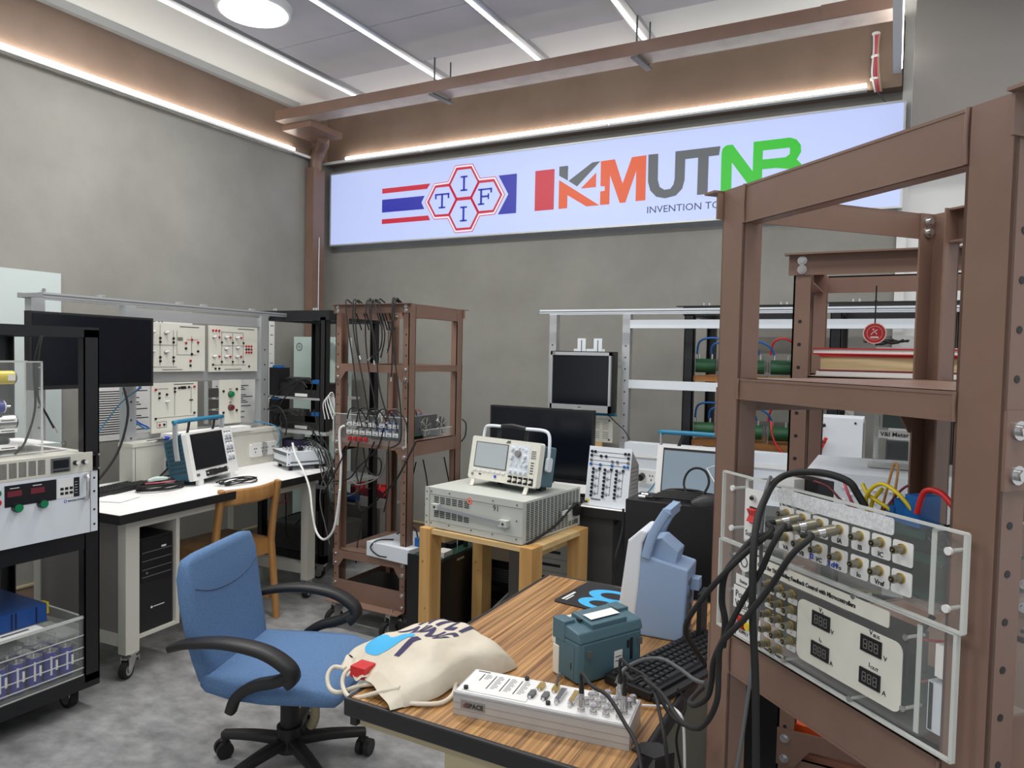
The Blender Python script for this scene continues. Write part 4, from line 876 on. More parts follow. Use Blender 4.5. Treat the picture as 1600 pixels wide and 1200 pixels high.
for i in range(4):
    cable('rack_wire', path([(508+i*6, 655, 3.4), (505+i*3, 630-i*3, 3.4), (515+i*2, 622-i*2, 3.42), (525, 640+i*6, 3.45), (527, 680+i*4, 3.5)]), .003, 'white', 'white wire loop between the corner rack and the middle brown rack', group='white wire loops by the corner rack')
for i, P in enumerate((((425, 665), (421, 630), (432, 615), (455, 600), (478, 592), (488, 600), (484, 615)), ((430, 655), (440, 628), (455, 612), (470, 596), (480, 606)), ((420, 690), (432, 668), (452, 660), (480, 665), (500, 690)), ((492, 668), (486, 690), (492, 705), (505, 720)), ((440, 668), (438, 650), (450, 642), (465, 650), (470, 640)), ((418, 640), (428, 634), (440, 640), (448, 660), (446, 680)))):
    cable('stack_cable', [at(a, b, Y=3.54-.012*i) for a, b in P], .0045, 'rubber', 'black cable winding around the electronic units of the corner rack', group='cables on the corner rack units')
for i, P in enumerate((((485, 690), (500, 720), (512, 745), (525, 790), (528, 830)), ((480, 685), (498, 705), (510, 760), (516, 800), (520, 815)), ((500, 700), (515, 735), (535, 765), (560, 772), (580, 762)), ((495, 695), (505, 750), (520, 770), (545, 775), (566, 760)), ((530, 700), (518, 730), (512, 760), (518, 790), (527, 800)), ((490, 640), (500, 680), (512, 700), (524, 760), (526, 780)), ((528, 720), (508, 740), (500, 780), (508, 820), (515, 850)), ((585, 785), (570, 800), (560, 840), (556, 880)))):
    cable('loose_cable', [at(a, b, Y=3.32-.03*i) for a, b in P], .0035, 'rubber' if i % 3 else 'greyp', 'loose dark cable hanging between the corner rack and the middle brown rack', group='loose cables between the racks')
for i, P in enumerate((((722, 655), (728, 662), (727, 680), (721, 690)), ((650, 722), (645, 745), (640, 775)), ((661, 718), (668, 760), (664, 790)), ((694, 714), (700, 745), (703, 760)))):
    cable('rear_cable', [at(a, b, Y=3.62) for a, b in P], .004, 'rubber', 'thin black cable seen through the right side of the middle brown rack', group='cables behind the middle brown rack')
# pale cabinet and sockets on the back wall
t = thing('metal_cabinet', 'pale green metal cabinet standing behind the corner rack', 'cabinet', (-4.27, 4.30, .0))
MB().box((0, 0, 0), (.43, .2, 1.61), 'tealcab').build('body', t)
MB().box((.14, -.012, .03), (.42, 0, 1.60), 'tealcab').build('door', t)
MB().ring((.06, -.001, 1.53), (0, -1, 0), .026, .032, 'greyp', 20, .002).ring((.06, -.001, 1.53), (0, -1, 0), .008, .011, 'greyp', 14, .002).box((.32, -.014, 1.48), (.36, -.012, 1.53), 'green').build('emblem', t)
for i, x in enumerate((-4.03, -3.88, -3.76)):
    t = thing('industrial_socket', 'red round industrial socket low on the back wall, '+('leftmost', 'middle', 'rightmost')[i]+' of three', 'socket', (x, BY-.002, .33), 0, 'red wall sockets')
    MB().box((-.04, -.03, -.05), (.04, 0, .05), 'red').build('box', t); MB().cyl((0, -.03, 0), (0, -.10, -.02), .042, 'red', 18).cyl((0, -.1, -.02), (0, -.106, -.021), .046, 'dred', 18).build('cap', t)
t = thing('socket_strip', 'row of white double sockets on a grey base under the red sockets', 'socket', (-4.10, BY-.03, .12))
MB().box((0, .0, 0), (.42, .028, .125), 'alu').build('base', t)
for i in range(3):
    m = MB().rbox((.012+i*.135, -.01, .02), (.135+i*.135, 0, .105), .006, 'white')
    for q in (.035, .085):
        for dx, dz in ((-.008, .012), (.008, .012), (0, -.01)): m.cyl((.012+i*.135+q+dx, -.0105, .062+dz), (.012+i*.135+q+dx, -.012, .062+dz), .004, 'black', 6)
    m.build('socket_plate', t)
# clutter under / behind the left bench far end
tag(MB().box((0, 0, 0), (.5, .3, .35), 'wall2').build('grey_cabinet', None, loc=(-3.80, 3.50+.70, 0)), 'grey low cabinet standing on the floor behind the corner rack', 'cabinet')
tag(MB().cyl((0, 0, .03), (.14, 0, .03), .03, 'bluec', 14).cyl((-.05, 0, .03), (0, 0, .03), .018, 'blue', 12).build('blue_plug', None, loc=(-3.72, 4.28, .352)), 'blue industrial plug lying on the grey low cabinet', 'plug')
t = thing('mesh_case', 'dark grey perforated metal case standing low in the corner rack behind the left workbench', 'case', (-3.78, 3.575, .152))
MB().box((0, 0, 0), (.50, .4, .17), 'dgrey').build('body', t)
m = MB()
for i in range(30):
    for j in range(10): m.box((.03+i*.0145, -.001, .02+j*.0135), (.038+i*.0145, 0, .027+j*.0135), 'black')
m.build('perforation', t)
MB().cyl((.06, .01, .17), (.06, .01, .19), .012, 'cream', 10).build('cap', t)
for i in range(3):
    cable('pink_lead', path([(418, 762, 3.3), (440+i*4, 772, 3.32), (437+i*3, 786, 3.32), (428, 784, 3.3), (421, 770+i*3, 3.3)]), .0022, 'pink', 'pink lead loop hanging under the worktop of the left workbench', 'lead', 'pink lead loops')
for i, P in enumerate((((445, 760, 3.5), (447, 790, 3.5), (447, 830, 3.5), (452, 842, 3.5)), ((455, 745, 3.4), (458, 765, 3.4), (465, 745, 3.4)), ((478, 780, 3.6), (470, 810, 3.6), (455, 825, 3.6)), ((450, 806, 3.7), (470, 800, 3.7), (485, 805, 3.7)))):
    cable('bench_cable', path(P), .004, 'rubber', 'black cable hanging under the far end of the left workbench', group='cables under the bench end')
# ================================================================= PINE STAND, POWER UNIT AND IVORY OSCILLOSCOPE
t = thing('wooden_stand', 'rough pine stand with four square legs carrying the grey power unit', 'stand', (-1.95, 2.78, 0), -6)
for i, (x, y) in enumerate(((0, 0), (.565, 0), (.0, .42), (.565, .42))):
    m = MB().box((x, y, 0), (x+.065, y+.085, .68), 'pine')
    m.cyl((x+.022, y-.0008, .52-.05*i), (x+.022, y, .52-.05*i), .007, 'beech', 10).cyl((x+.04, y-.0008, .3+.04*i), (x+.04, y, .3+.04*i), .005, 'beech', 10)
    m.build('leg', t, bevel=.002)
m = MB().box((.065, .01, .655), (.565, .10, .676), 'pineh').box((.065, .40, .655), (.565, .495, .676), 'pineh').box((.0, .085, .655), (.065, .42, .678), 'pineh').box((.565, .085, .655), (.63, .42, .678), 'pineh').build('top_frame', t)
for x in (.065, .565-.02): MB().box((x, .085, .60), (x+.02, .42, .655), 'pineh').build('apron', t)
PU = thing('power_unit', 'large light grey ventilated power unit marked 91 on the pine stand', 'power unit', (-1.945, 2.815, .681), -7)
MB().box((0, .006, 0), (.56, .50, .185), 'psu').build('housing', PU)
m = MB().box((0, 0, 0), (.56, .006, .188), 'psu').box((.03, -.002, .156), (.56, 0, .158), 'wall2').box((.028, -.0015, 0), (.0295, 0, .188), 'wall2').box((.03, -.0012, .03), (.56, 0, .031), 'wall2')
for x, z in ((.012, .02), (.012, .05), (.012, .13), (.012, .165), (.04, .02), (.15, .022), (.28, .02), (.4, .022), (.53, .02), (.04, .17), (.15, .172), (.4, .172), (.53, .17), (.53, .1)): m.cyl((x, -.003, z), (x, 0, z), .0035, 'greyp', 8)
m.build('front_panel', PU)
for z0 in (.052, .118):
    m = MB()
    for i in range(6):
        for j in range(4): m.box((.058+i*.036, -.0016, z0+j*.0085), (.086+i*.036, 0, z0+.0045+j*.0085), 'vent')
    m.build('vent_slots', PU)
MB().box((.06, -.028, .09), (.10, -.001, .117), 'psu').box((.45, -.028, .07), (.495, -.001, .098), 'psu').at(.1, 0, 0).add([(0, -.028, .094), (.36, -.028, .077), (.36, -.024, .077), (0, -.024, .094), (0, -.028, .113), (.36, -.028, .093), (.36, -.024, .093), (0, -.024, .113)], [(0,3,2,1),(4,5,6,7),(0,1,5,4),(1,2,6,5),(2,3,7,6),(3,0,4,7)], 'alu').at().cyl((.082, -.030, .104), (.082, -.028, .104), .006, 'vent', 10).cyl((.475, -.030, .083), (.475, -.028, .083), .006, 'vent', 10).build('handle', PU)
MB().cyl((.268, 0, .152), (.268, -.0015, .152), .015, 'orange', 20).ring((.268, -.0016, .152), (0, -1, 0), .009, .011, 'paper', 16, .0003).build('round_sticker', PU)
MB().text('91', .036, .40, .128, -.0008, 'ink').build('handwriting', PU)
m = MB()
for i in range(14):
    for j in range(20):
        if i >= 11 and 2 < j < 12: continue
        m.box((.5601, .03+i*.033, .012+j*.0083), (.5612, .055+i*.033, .0165+j*.0083), 'vent')
m.build('side_vent', PU)
MB().box((.56, .43, .055), (.58, .475, .115), 'black').build('power_inlet', PU)
MB().tube([(.575, .45, .10), (.59, .42, .12), (.585, .36, .10), (.578, .25, .045), (.574, .1, .012), (.57, .02, -.0)], .006, 'rubber').box((.579, .30, .08), (.583, .37, .10), 'white').build('power_cord', PU)
MB().box((.5601, .43, .02), (.566, .47, .035), 'chrome').build('earth_terminal', PU)

SCW = thing('oscilloscope', 'ivory benchtop oscilloscope with grey screen standing on the grey power unit', 'oscilloscope', (-1.815, 2.985, .8665), -12)
def W_at(): return MB().at(0, 0, .035, -10, 0, 0)
W_at().rbox((0, 0, 0), (.42, .035, .205), .012, 'ivory', 'y').build('front_housing', SCW)
W_at().rbox((.012, .035, .008), (.408, .14, .195), .01, 'teal', 'y').build('rear_case', SCW)
W_at().box((.03, -.002, .058), (.235, .0, .18), 'greyp').box((.036, -.003, .062), (.230, -.0015, .176), 'lcd').build('screen', SCW)
k = W_at()
for i in range(7): k.rbox((.028+i*.030, -.004, .040), (.052+i*.030, 0, .05), .003, 'white')
k.box((.07, -.001, .022), (.085, 0, .028), 'black').cyl((.175, 0, .024), (.175, -.004, .024), .007, 'inkn', 12).cyl((.03, 0, .022), (.03, -.004, .022), .007, 'wall2', 12)
k.build('button_row', SCW); W_at().prism([(.215, .187), (.225, .199), (.243, .199), (.243, .187)], -.001, 0, 'greyp').build('maker_mark', SCW)
pr = {}
for (x, z, r) in [(.262, .165, .011), (.30, .145, .017), (.262, .128, .012), (.34, .165, .008), (.34, .135, .009), (.335, .115, .01), (.26, .095, .008), (.29, .095, .008), (.32, .095, .008), (.352, .098, .009), (.262, .062, .009), (.292, .062, .009), (.322, .062, .009), (.352, .062, .009), (.30, .172, .006), (.32, .172, .006)]:
    W_at().cyl((x, 0, z), (x, -.016 if r > .008 else -.006, z), r, 'wpow' if r < .016 else 'wall2', 14, r*.85).build('knob', SCW)
W_at().box((.248, -.0012, .048), (.365, 0, .185), 'wpow').build('control_panel', SCW)
k = W_at().box((.37, -.0012, .045), (.402, 0, .172), 'pages' if 'pages' in M else 'ivory')
for i in range(4):
    for j in range(3): k.box((.375+j*.009, -.003, .13+i*.01), (.381+j*.009, -.001, .136+i*.01), 'wall2')
for j in range(5): k.box((.377, -.002, .06+j*.012), (.395, -.001, .066+j*.012), 'greyp')
k.build('channel_strip', SCW)
for i in range(5): W_at().box((.252+i*.031, -.0015, .008), (.277+i*.031, 0, .04), 'black').cyl((.265+i*.031, 0, .024), (.265+i*.031, -.018, .024), .007, 'ivory', 12).build('input_connector', SCW)
for x in (.035, .365): MB().at(x, .0, 0, 0, 0, 0).sweep([(0, -.012, 0), (0, .01, .04)], (1, 0, 0), None, .024, .008, 'ivory', 1).build('front_foot', SCW)
for x in (.09, .33): MB().box((x, .12, 0), (x+.03, .16, .03), 'black').build('rear_foot', SCW)
W_at().tube([(.018, .06, .19), (.02, .06, .245), (.045, .055, .262), (.13, .055, .265)], .008, 'wpow', 8, 4).tube([(.28, .055, .265), (.385, .055, .265), (.415, .06, .245), (.425, .06, .19), (.428, .06, .12)], .008, 'wpow', 8, 4).build('handle', SCW)
W_at().tube([(.13, .055, .265), (.2, .05, .272), (.28, .055, .265)], .011, 'blackp', 8, 3).build('handle_grip', SCW)
W_at().rbox((.42, .05, .08), (.435, .085, .145), .012, 'wpow', 'x').build('handle_hub', SCW)
for x in (.115, .285): W_at().sweep([(x, .06, .19), (x, .058, .265)], (1, 0, 0), None, .026, .006, 'black', 1).build('strap', SCW)
# things stored under the stand
t = thing('black_cabinet', 'black electronics cabinet on the floor at the left pine stand legs, open board on top', 'cabinet', (-2.14, 2.95, 0))
MB().box((0, 0, 0), (.20, .45, .47), 'black').box((.0, .0, .47), (.20, .006, .485), 'black').box((.2005, .15, .44), (.201, .22, .452), 'alu').build('body', t)
m = MB().box((.02, .03, .471), (.19, .42, .475), 'pcb').box((.12, .06, .475), (.18, .14, .50), 'white').box((.05, .1, .475), (.10, .2, .53), 'dgrey').cyl((.17, .2, .475), (.17, .2, .56), .003, 'chrome', 6).cyl((.16, .3, .475), (.16, .3, .55), .012, 'black', 10).box((.06, .22, .475), (.12, .36, .50), 'black'); m.build('circuit_board', t)
t = thing('server_case', 'pair of black perforated rack cases on the floor behind the pine stand', 'case', (-2.10, 3.50, 0))
for z in (.02, .20):
    MB().box((0, 0, z), (.36, .4, z+.15), 'black').build('case', t); m = MB()
    for i in range(36):
        for j in range(6): m.box((.01+i*.0095, -.001, z+.03+j*.013), (.016+i*.0095, 0, z+.038+j*.013), 'greyp')
    m.build('perforation', t)
tag(MB().box((0, 0, 0), (.24, .36, .36), 'cream').box((.02, -.002, .29), (.14, 0, .305), 'black').box((.02, -.002, .22), (.14, 0, .235), 'black').box((.02, -.002, .15), (.10, 0, .165), 'black').box((.0, -.001, .26), (.24, 0, .262), 'greyp').box((.0, -.001, .19), (.24, 0, .192), 'greyp').box((0, -.001, .12), (.24, 0, .122), 'greyp').build('old_computer', None, loc=(-1.66, 3.46, .16)), 'beige old desktop computer with drive slots seen under the pine stand', 'computer')
tag(MB().box((0, 0, 0), (.24, .36, .158), 'dgrey').build('floor_box', None, loc=(-1.66, 3.46, 0)), 'dark box on the floor under the beige old computer', 'box')
t = thing('plastic_tray', 'clear plastic tray with a green bottle on the floor under the pine stand', 'tray', (-1.72, 3.03, .0), 10)
m = MB().box((0, 0, 0), (.26, .36, .004), 'clearp').box((0, 0, 0), (.003, .36, .22), 'clearp').box((.257, 0, 0), (.26, .36, .22), 'clearp').box((0, 0, 0), (.26, .003, .22), 'clearp').box((0, .357, 0), (.26, .36, .22), 'clearp').box((-.008, -.008, .215), (.0, .368, .222), 'acre').box((-.008, -.008, .215), (.268, 0, .222), 'acre').build('tray', t)
tag(MB().cyl((0, 0, 0), (0, 0, .10), .02, 'sgreenp' if 'sgreenp' in M else 'green', 14).cyl((0, 0, .1), (0, 0, .13), .017, 'green', 14).build('green_bottle', None, loc=(-1.58, 3.20, .14)), 'small green bottle standing in the clear plastic tray', 'bottle')
tag(MB().box((0, 0, 0), (.2, .22, .13), 'greyp').build('grey_box', None, loc=(-1.67, 3.10, .006)), 'grey box lying inside the clear plastic tray', 'box')
# ================================================================= RIGHT TRAINING BENCH
t = thing('workbench', 'white training workbench with open aluminium frame along the back wall', 'workbench', (-2.02, 3.28, 0))
MB().box((0, 0, .738), (2.3, .74, .76), 'lam').build('worktop', t)
MB().box((-.008, -.008, .72), (2.308, 0, .762), 'blackp').box((-.008, 0, .72), (0, .74, .762), 'blackp').box((0, 0, .72), (2.3, .74, .738), 'blackp').build('edge_band', t)
for x in (.24, 1.60): 
    for y in (.03, .64): MB().box((x, y+.06, 0), (x+.09, y+.11, .72), 'wall2').build('leg', t)
MB().box((.62, .03, .02), (.84, .05, .72), 'dgrey').box((.82, .05, .02), (.84, .68, .72), 'dgrey').build('side_panel', t)
for x in (.20, .655, 2.2):
    m = MB().box((x, .62, .76), (x+.045, .665, 1.745), 'alu')
    for k in range(12): m.cyl((x+.022, .6185, .85+k*.065), (x+.022, .621, .85+k*.065), .005, 'vent', 8)
    m.build('frame_post', t)
m = MB()
for y in (.50, .635): m.box((.19, y, 1.745), (2.3, y+.03, 1.765), 'wpow').box((.19, y-.002, 1.752), (2.3, y, 1.756), 'greyp')
m.build('top_rail', t)
for z0, z1 in ((1.665, 1.712), (1.328, 1.375)): MB().box((.70, .615, z0), (2.2, .64, z1), 'wpow').build('panel_rail', t)
MB().box((.24, .65, 1.475), (.66, .68, 1.50), 'alu').box((.24, .65, 1.44), (.66, .68, 1.46), 'alu').build('arm_rail', t)
t = thing('trunking_box', 'white trunking box with sockets along the rear of the right workbench', 'trunking', (-1.30, 3.80, .761))
MB().box((0, 0, 0), (1.55, .09, .195), 'wpow').box((-.005, -.006, .195), (1.555, .095, .212), 'white').box((0.0, .0, .213), (1.55, .09, .27), 'wpow').build('housing', t)
m = MB().rbox((.075, -.012, .055), (.20, 0, .13), .008, 'white')
for dx, dz in ((-.008, .01), (.008, .01), (0, -.012)): m.cyl((.16+dx, -.0125, .09+dz), (.16+dx, -.014, .09+dz), .004, 'black', 6)
m.build('socket_plate', t)
MB().cyl((.11, -.012, .095), (.11, -.05, .09), .018, 'black', 12).build('plug', t)
MB().cyl((.045, 0, .11), (.045, -.008, .11), .008, 'red', 10).build('indicator', t)
cable('socket_cable', [(-1.19, 3.75, .85), (-1.20, 3.70, .82), (-1.21, 3.66, .78), (-1.20, 3.58, .766), (-1.14, 3.45, .766)], .005, 'rubber', 'black power cord dropping from the white socket beside the grey capacitor panel')
cable('network_cable', [(-1.06, 3.74, .90), (-1.09, 3.69, .84), (-1.12, 3.64, .79), (-1.16, 3.5, .766)], .004, 'tealh', 'light blue cable beside the black power cord on the right workbench')
# big monitor
t = thing('flat_monitor', 'large black desktop monitor on the right workbench behind the ivory oscilloscope', 'monitor', (-1.93, 3.40, .762))
MB().box((0, 0, .085), (.60, .03, .465), 'blackp').build('case', t); MB().box((.01, -.0015, .105), (.59, 0, .455), 'screen').build('screen', t)
MB().box((.24, .03, .01), (.36, .06, .25), 'blackp').rbox((.15, -.04, 0), (.47, .15, .012), .03, 'blackp', 'z').build('stand', t)
tangle('tangled_cables', 'black cables heaped on the right workbench at the foot of the big monitor', (-1.38, 3.40, .764), .07, .07, 6, .005, 'rubber', 31)
t = thing('computer_mouse', 'black computer mouse by the grey capacitor panel on the right workbench', 'mouse', (-1.40, 3.315, .762), 60)
def mouse_body(t, k='blackp', L=.115, w=.06, h=.036):
    rows = []
    for i in range(9):
        u = i/8; x = -L/2+L*u; hw = w/2*math.sin(math.pi*min(max(u*.92+.04, 0), 1))**.45; hh = h*math.sin(math.pi*(u*.86+.07))**.7
        rows.append([(x, hw*math.cos(math.pi*j/8), hh*math.sin(math.pi*j/8)**.8) for j in range(9)])
    MB().grid(rows, k).build('shell', t); MB().cyl((L*.2, -.004, h*.88), (L*.2, .004, h*.88), .009, 'greyp', 10).build('wheel', t)
mouse_body(t)
# capacitor panel box
t = thing('capacitor_panel_box', 'light grey angled training box with capacitor symbols and blue sockets', 'training box', (-1.335, 3.33, .762), -3); 
def K_(): return MB().at(0, 0, 0, -10, 0, 0)
m = MB().prism([(0, 0), (.16, 0), (.16, .20), (.06, .285), (.05, .285)], 0, .215, 'wall2', 'yz')
for i in range(9): m.box((.2151, .06, .03+i*.02), (.216, .15, .034+i*.02), 'greyp')
m.build('housing', t)
K_().box((-.004, -.004, 0), (.222, .0, .295), 'wpow').build('front_plate', t)
sp = []; m = K_()
for z, xs, k in ((.268, (.012, .03, .19, .208), 'b'), (.248, (.012, .063, .09, .208), 'b'), (.225, (.012, .125, .152, .208), 'g'), (.205, (.012, .063, .125, .19, .208), 'u')):
    m.box((.012, -.0055, z-.0008), (.208, -.004, z+.0008), 'ink')
    for x in xs: sp.append((x, z, k))
for c_ in range(3):
    for r_ in range(4):
        z = .175-r_*.038; x = .028+c_*.062
        sp += [(x, z+.007, 'b'), (x, z-.011, 'b')]
        m.box((x, -.0055, z-.001), (x+.014, -.004, z+.001), 'ink').box((x+.014, -.0055, z-.009), (x+.0155, -.004, z+.009), 'ink').box((x+.019, -.0055, z-.009), (x+.0205, -.004, z+.009), 'ink').box((x+.0205, -.0055, z-.001), (x+.034, -.004, z+.001), 'ink')
    m.box((.061+c_*.062, -.0055, .058), (.0625+c_*.062, -.004, .185), 'ink'); sp.append((.062+c_*.062, .185, 'b'))
m.box((.03, -.0055, .03), (.08, -.004, .036), 'greyp').box((.004, -.0055, .014), (.02, -.004, .03), 'yellow'); m.build('printed_diagram', t)
prs = {}
for x, z, k in sp:
    y = -.004; p0 = Matrix.Rotation(R(-10), 4, 'X') @ Vector((x, y, z))
    if k not in prs: prs[k] = MB().at(0, 0, 0, -10, 0, 0).cyl((0, 0, 0), (0, -.006, 0), .0072, KJ[k], 10).build('socket', t, loc=p0)
    else: inst(prs[k], t, p0)
# small hanging monitor
t = thing('flat_monitor', 'small square silver framed monitor hung on the right workbench frame', 'monitor', (-1.77, 3.80, 1.185), 0)
MB().box((.0, .02, 0), (.395, .065, .345), 'blackp').build('case', t)
m = MB().box((.008, .0, .0), (.02, .02, .34), 'alu').box((.365, 0, 0), (.377, .02, .34), 'alu').box((.008, 0, .322), (.377, .02, .34), 'alu').box((.008, 0, .0), (.377, .02, .04), 'alu')
m.ring((.03, -.001, .331), (0, -1, 0), .005, .007, 'greyp', 12, .001)
for i in range(4): m.box((.155+i*.014, -.003, .006), (.165+i*.014, 0, .014), 'wpow')
m.box((.185, -.001, .024), (.203, 0, .03), 'greyp'); m.build('bezel', t)
MB().box((.02, .008, .04), (.365, .012, .322), 'screen').build('screen', t)
m = MB()
for x in (.145, .245): m.box((x, .07, .33), (x+.05, .075, .42), 'wpow').box((x+.022, .0695, .34), (x+.028, .07, .41), 'greyp')
m.box((.12, .076, .345), (.31, .082, .36), 'wpow').box((.12, .065, .1), (.31, .09, .34), 'dgrey'); m.build('wall_bracket', t)
t = thing('training_panel', 'cream printed panel hanging below the small silver monitor', 'panel', (-1.60, 3.905, 1.01), 0)
MB().box((0, 0, 0), (.19, .012, .14), 'ivory').build('front_plate', t)
m = MB()
for i in range(9):
    if i == 4: continue
    for q in range(3): m.box((.02+q*.055, -.001, .022+i*.011), (.02+q*.055+.035, 0, .024+i*.011), 'greyp')
m.build('printed_lines', t)
for x in (.012, .17): MB().cyl((x, 0, .015), (x, -.005, .015), .005, 'black', 8).cyl((x, 0, .125), (x, -.005, .125), .005, 'black', 8).build('screw', t)
cable('thin_lead', path([(948, 646, 3.86), (962, 660, 3.86), (975, 672, 3.85), (984, 687, 3.84)]), .003, 'rubber', 'thin black lead slanting from the small monitor to the frame post')
tag(MB().box((0, 0, 0), (.12, .03, .015), 'tealh').build('blue_strip', None, loc=(-1.50, 3.86, 1.165)), 'light blue plastic strip under the small silver monitor', 'strip')
t = thing('plywood_board', 'tan board with white top edge leaning on the back wall behind the workbench', 'board', (-2.62, 4.72, .0))
MB().box((0, 0, .45), (.84, .02, 1.00), 'pineh').box((0, -.01, 1.0), (.84, .02, 1.03), 'white').build('board', t)
MB().box((0, -.0, 0), (.04, .02, .45), 'pineh').box((.80, 0, 0), (.84, .02, .45), 'pineh').build('leg', t)
sc2 = touch_scope('touch screen oscilloscope with blue handle and pale screen on the right workbench', (-1.02, 3.44, .761), 0, .43, .285, scr='lcd2', tilt=10)
MB().at(0, 0, .03, -10, 0, 0).prism([(.245, .19), (.25, .19), (.40, .25), (.40, .256)], -.0045, -.0035, 'paper').prism([(.245, .19), (.25, .19), (.33, .07), (.324, .07)], -.0045, -.0035, 'paper').build('trace', sc2)
# tall black cabinet with coil, mouse
t = thing('black_cabinet', 'tall black cabinet behind the desk with a cable coil and mouse on top', 'cabinet', (-.845, 2.50, 0))
MB().box((0, 0, 0), (.575, .18, .98), 'black').build('body', t); MB().box((.0, .0, .9805), (.575, .18, .984), 'blackp').box((.05, .05, .9841), (.09, .07, .9846), 'greyp').build('top_cover', t)
t = thing('bnc_cable_coil', 'coil of black cables with metal plugs on the tall black cabinet', 'cable', (-.66, 2.58, .985))
rr = random.Random(9); m = MB()
for i in range(5):
    P = [(-.12+.01*i, -.04+.012*i, .006+.004*i), (-.06, -.035+.01*i, .012+.004*i), (.02, -.03+.008*i, .012+.005*i), (.10, -.01+.01*i, .01+.005*i), (.13, .03, .012), (.05, .05-.004*i, .012+.006*i), (-.06, .04+.005*i, .01+.004*i), (-.10, .015*i-.02, .008)]
    m.tube(P, .0045, 'rubber', 6, 4)
m.tube([(.02, 0, .02), (.0, .02, .06), (.01, .03, .10), (.04, .03, .12), (.075, .03, .11), (.09, .02, .07), (.07, .0, .02)], .0045, 'rubber', 6, 5)
m.build('black_lead', t)
for x, y in ((-.125, -.045), (-.128, .0)): MB().cyl((x-.022, y, .008), (x+.004, y, .008), .0075, 'chrome', 12).cyl((x+.004, y, .008), (x+.03, y+.004, .009), .006, 'blackp', 10).build('plug', t)
t = thing('computer_mouse', 'black computer mouse on the tall black cabinet beside the cable coil', 'mouse', (-.555, 2.545, .985), 20); mouse_body(t, 'blackp', .125, .068, .042)
tag(MB().box((0, 0, 0), (.03, .02, .001), 'yellow').build('yellow_sticker', None, loc=(-.775, 2.60, .985)), 'small yellow sticker on the tall black cabinet top', 'sticker')
cable('floor_cable', path([(974, 795, 3.26), (972, 830, 3.25), (962, 870, 3.2), (962, 890, 3.2), (966, 925, 3.2)]), .006, 'rubber', 'black cable falling in front of the back wall left of the tall black cabinet')
cable('floor_cable', path([(968, 810, 3.3), (955, 828, 3.4)]), .006, 'rubber', 'short black cable slanting under the right workbench top')

# ================================================================= BACK BLACK RACKS WITH GREEN RESISTORS
def black_rack(x, y, W, D, H, label, group=None):
    t = thing('equipment_rack', label, 'rack', (x, y, 0), 0)
    for a in (0, W):
        for b in (0, D):
            m = MB(); c_channel(m, a, b, .1, H-.05, .055, .045, 1 if a == 0 else -1, 1 if b == 0 else -1, 'black'); m.build('post', t)
    for b in (0, D-.05): MB().box((-.01, b, H-.055), (W+.01, b+.05, H), 'black').box((-.05, b-.004, H-.004), (W+.05, b+.05, H), 'black').build('top_beam', t)
    for a in (0, W-.05): MB().box((a, .05, H-.055), (a+.05, D-.05, H), 'black').build('top_beam', t)
    for a in (.10, .13, W-.13, W-.10): MB().cyl((a, .025, H), (a, .025, H+.016), .008, 'chrome', 8).build('bolt', t)
    for a in (.03, W-.03): caster(t, a, .03, 250, .04, .1)
    for b in (0, D-.04): MB().box((.055, b, .1), (W-.055, b+.04, .15), 'black').build('base_beam', t)
    return t
RK = black_rack(-1.06, 4.08, .64, .60, 1.80, 'black rack behind the right workbench with green resistors on wooden shelves')
for z in (1.375, 1.01): MB().box((.05, .02, z), (.59, .5, z+.03), 'plank').build('wooden_shelf', RK)
m = MB().box((.05, .01, .90), (.59, .02, 1.0), 'black')
for i in range(44):
    for j in range(7): m.box((.06+i*.012, .0085, .905+j*.013), (.067+i*.012, .0095, .912+j*.013), 'greyp')
m.build('mesh_panel', RK)
black_rack(-.30, 4.08, .62, .60, 1.81, 'black rack beside the resistor rack, seen through the brown racks at right')
rs = None
for zi, z in enumerate((1.405, 1.04)):
    for i, x in enumerate((-.955, -.825, -.69, -.545)):
        if rs is None:
            rs = thing('power_resistor', 'green tubular resistor between clear end holders on the wooden shelves', 'resistor', (x, 4.17, z), 12, 'green resistors on the wooden shelves')
            MB().cyl((-.055, 0, .058), (.055, 0, .058), .04, 'resg', 20).build('tube', rs)
            for s in (-1, 1):
                q = MB().rbox((s*.06-.003, -.045, 0), (s*.06+.003, .045, .10), .04, 'clearp', 'x').ring((s*.064, 0, .058), (s, 0, 0), .012, .03, 'greyp', 16, .003)
                q.build('end_holder', rs)
            MB().cyl((.035, 0, .095), (.035, 0, .125), .006, 'chrome', 8).cyl((-.035, 0, .095), (-.035, 0, .125), .006, 'chrome', 8).build('terminal', rs)
        else: copy_tree(rs, None, (x, 4.17, z))
for zi, z in enumerate((1.53, 1.165)):
    for i, (a, b, k) in enumerate(((-1.0, -.79, 'blue'), (-.92, -.66, 'blue'), (-.86, -.72, 'blue'), (-.725, -.58, 'blue'), (-.60, -.45, 'red'))):
        h = .09 if i % 2 == 0 else .07
        cable('arched_lead', [(a, 4.15, z), (a+.02, 4.13, z+h*.8), ((a+b)/2, 4.12, z+h), (b-.02, 4.13, z+h*.6), (b, 4.15, z)], .006, k, ('blue' if k == 'blue' else 'red')+' lead arching between green resistors on the '+('upper' if zi == 0 else 'lower')+' wooden shelf', 'lead', '%s leads on the %s resistor shelf' % (k, 'upper' if zi == 0 else 'lower'))
cable('slack_lead', [(-.575, 4.10, 1.17), (-.565, 4.07, 1.10), (-.53, 4.06, 1.03), (-.48, 4.06, .99), (-.44, 4.07, .98)], .006, 'red', 'red lead drooping over the edge of the lower wooden shelf', 'lead')
t = thing('thermostat', 'round dial in a cream square plate on the back wall right of the resistor rack', 'thermostat', (-.26, BY-.002, 1.15))
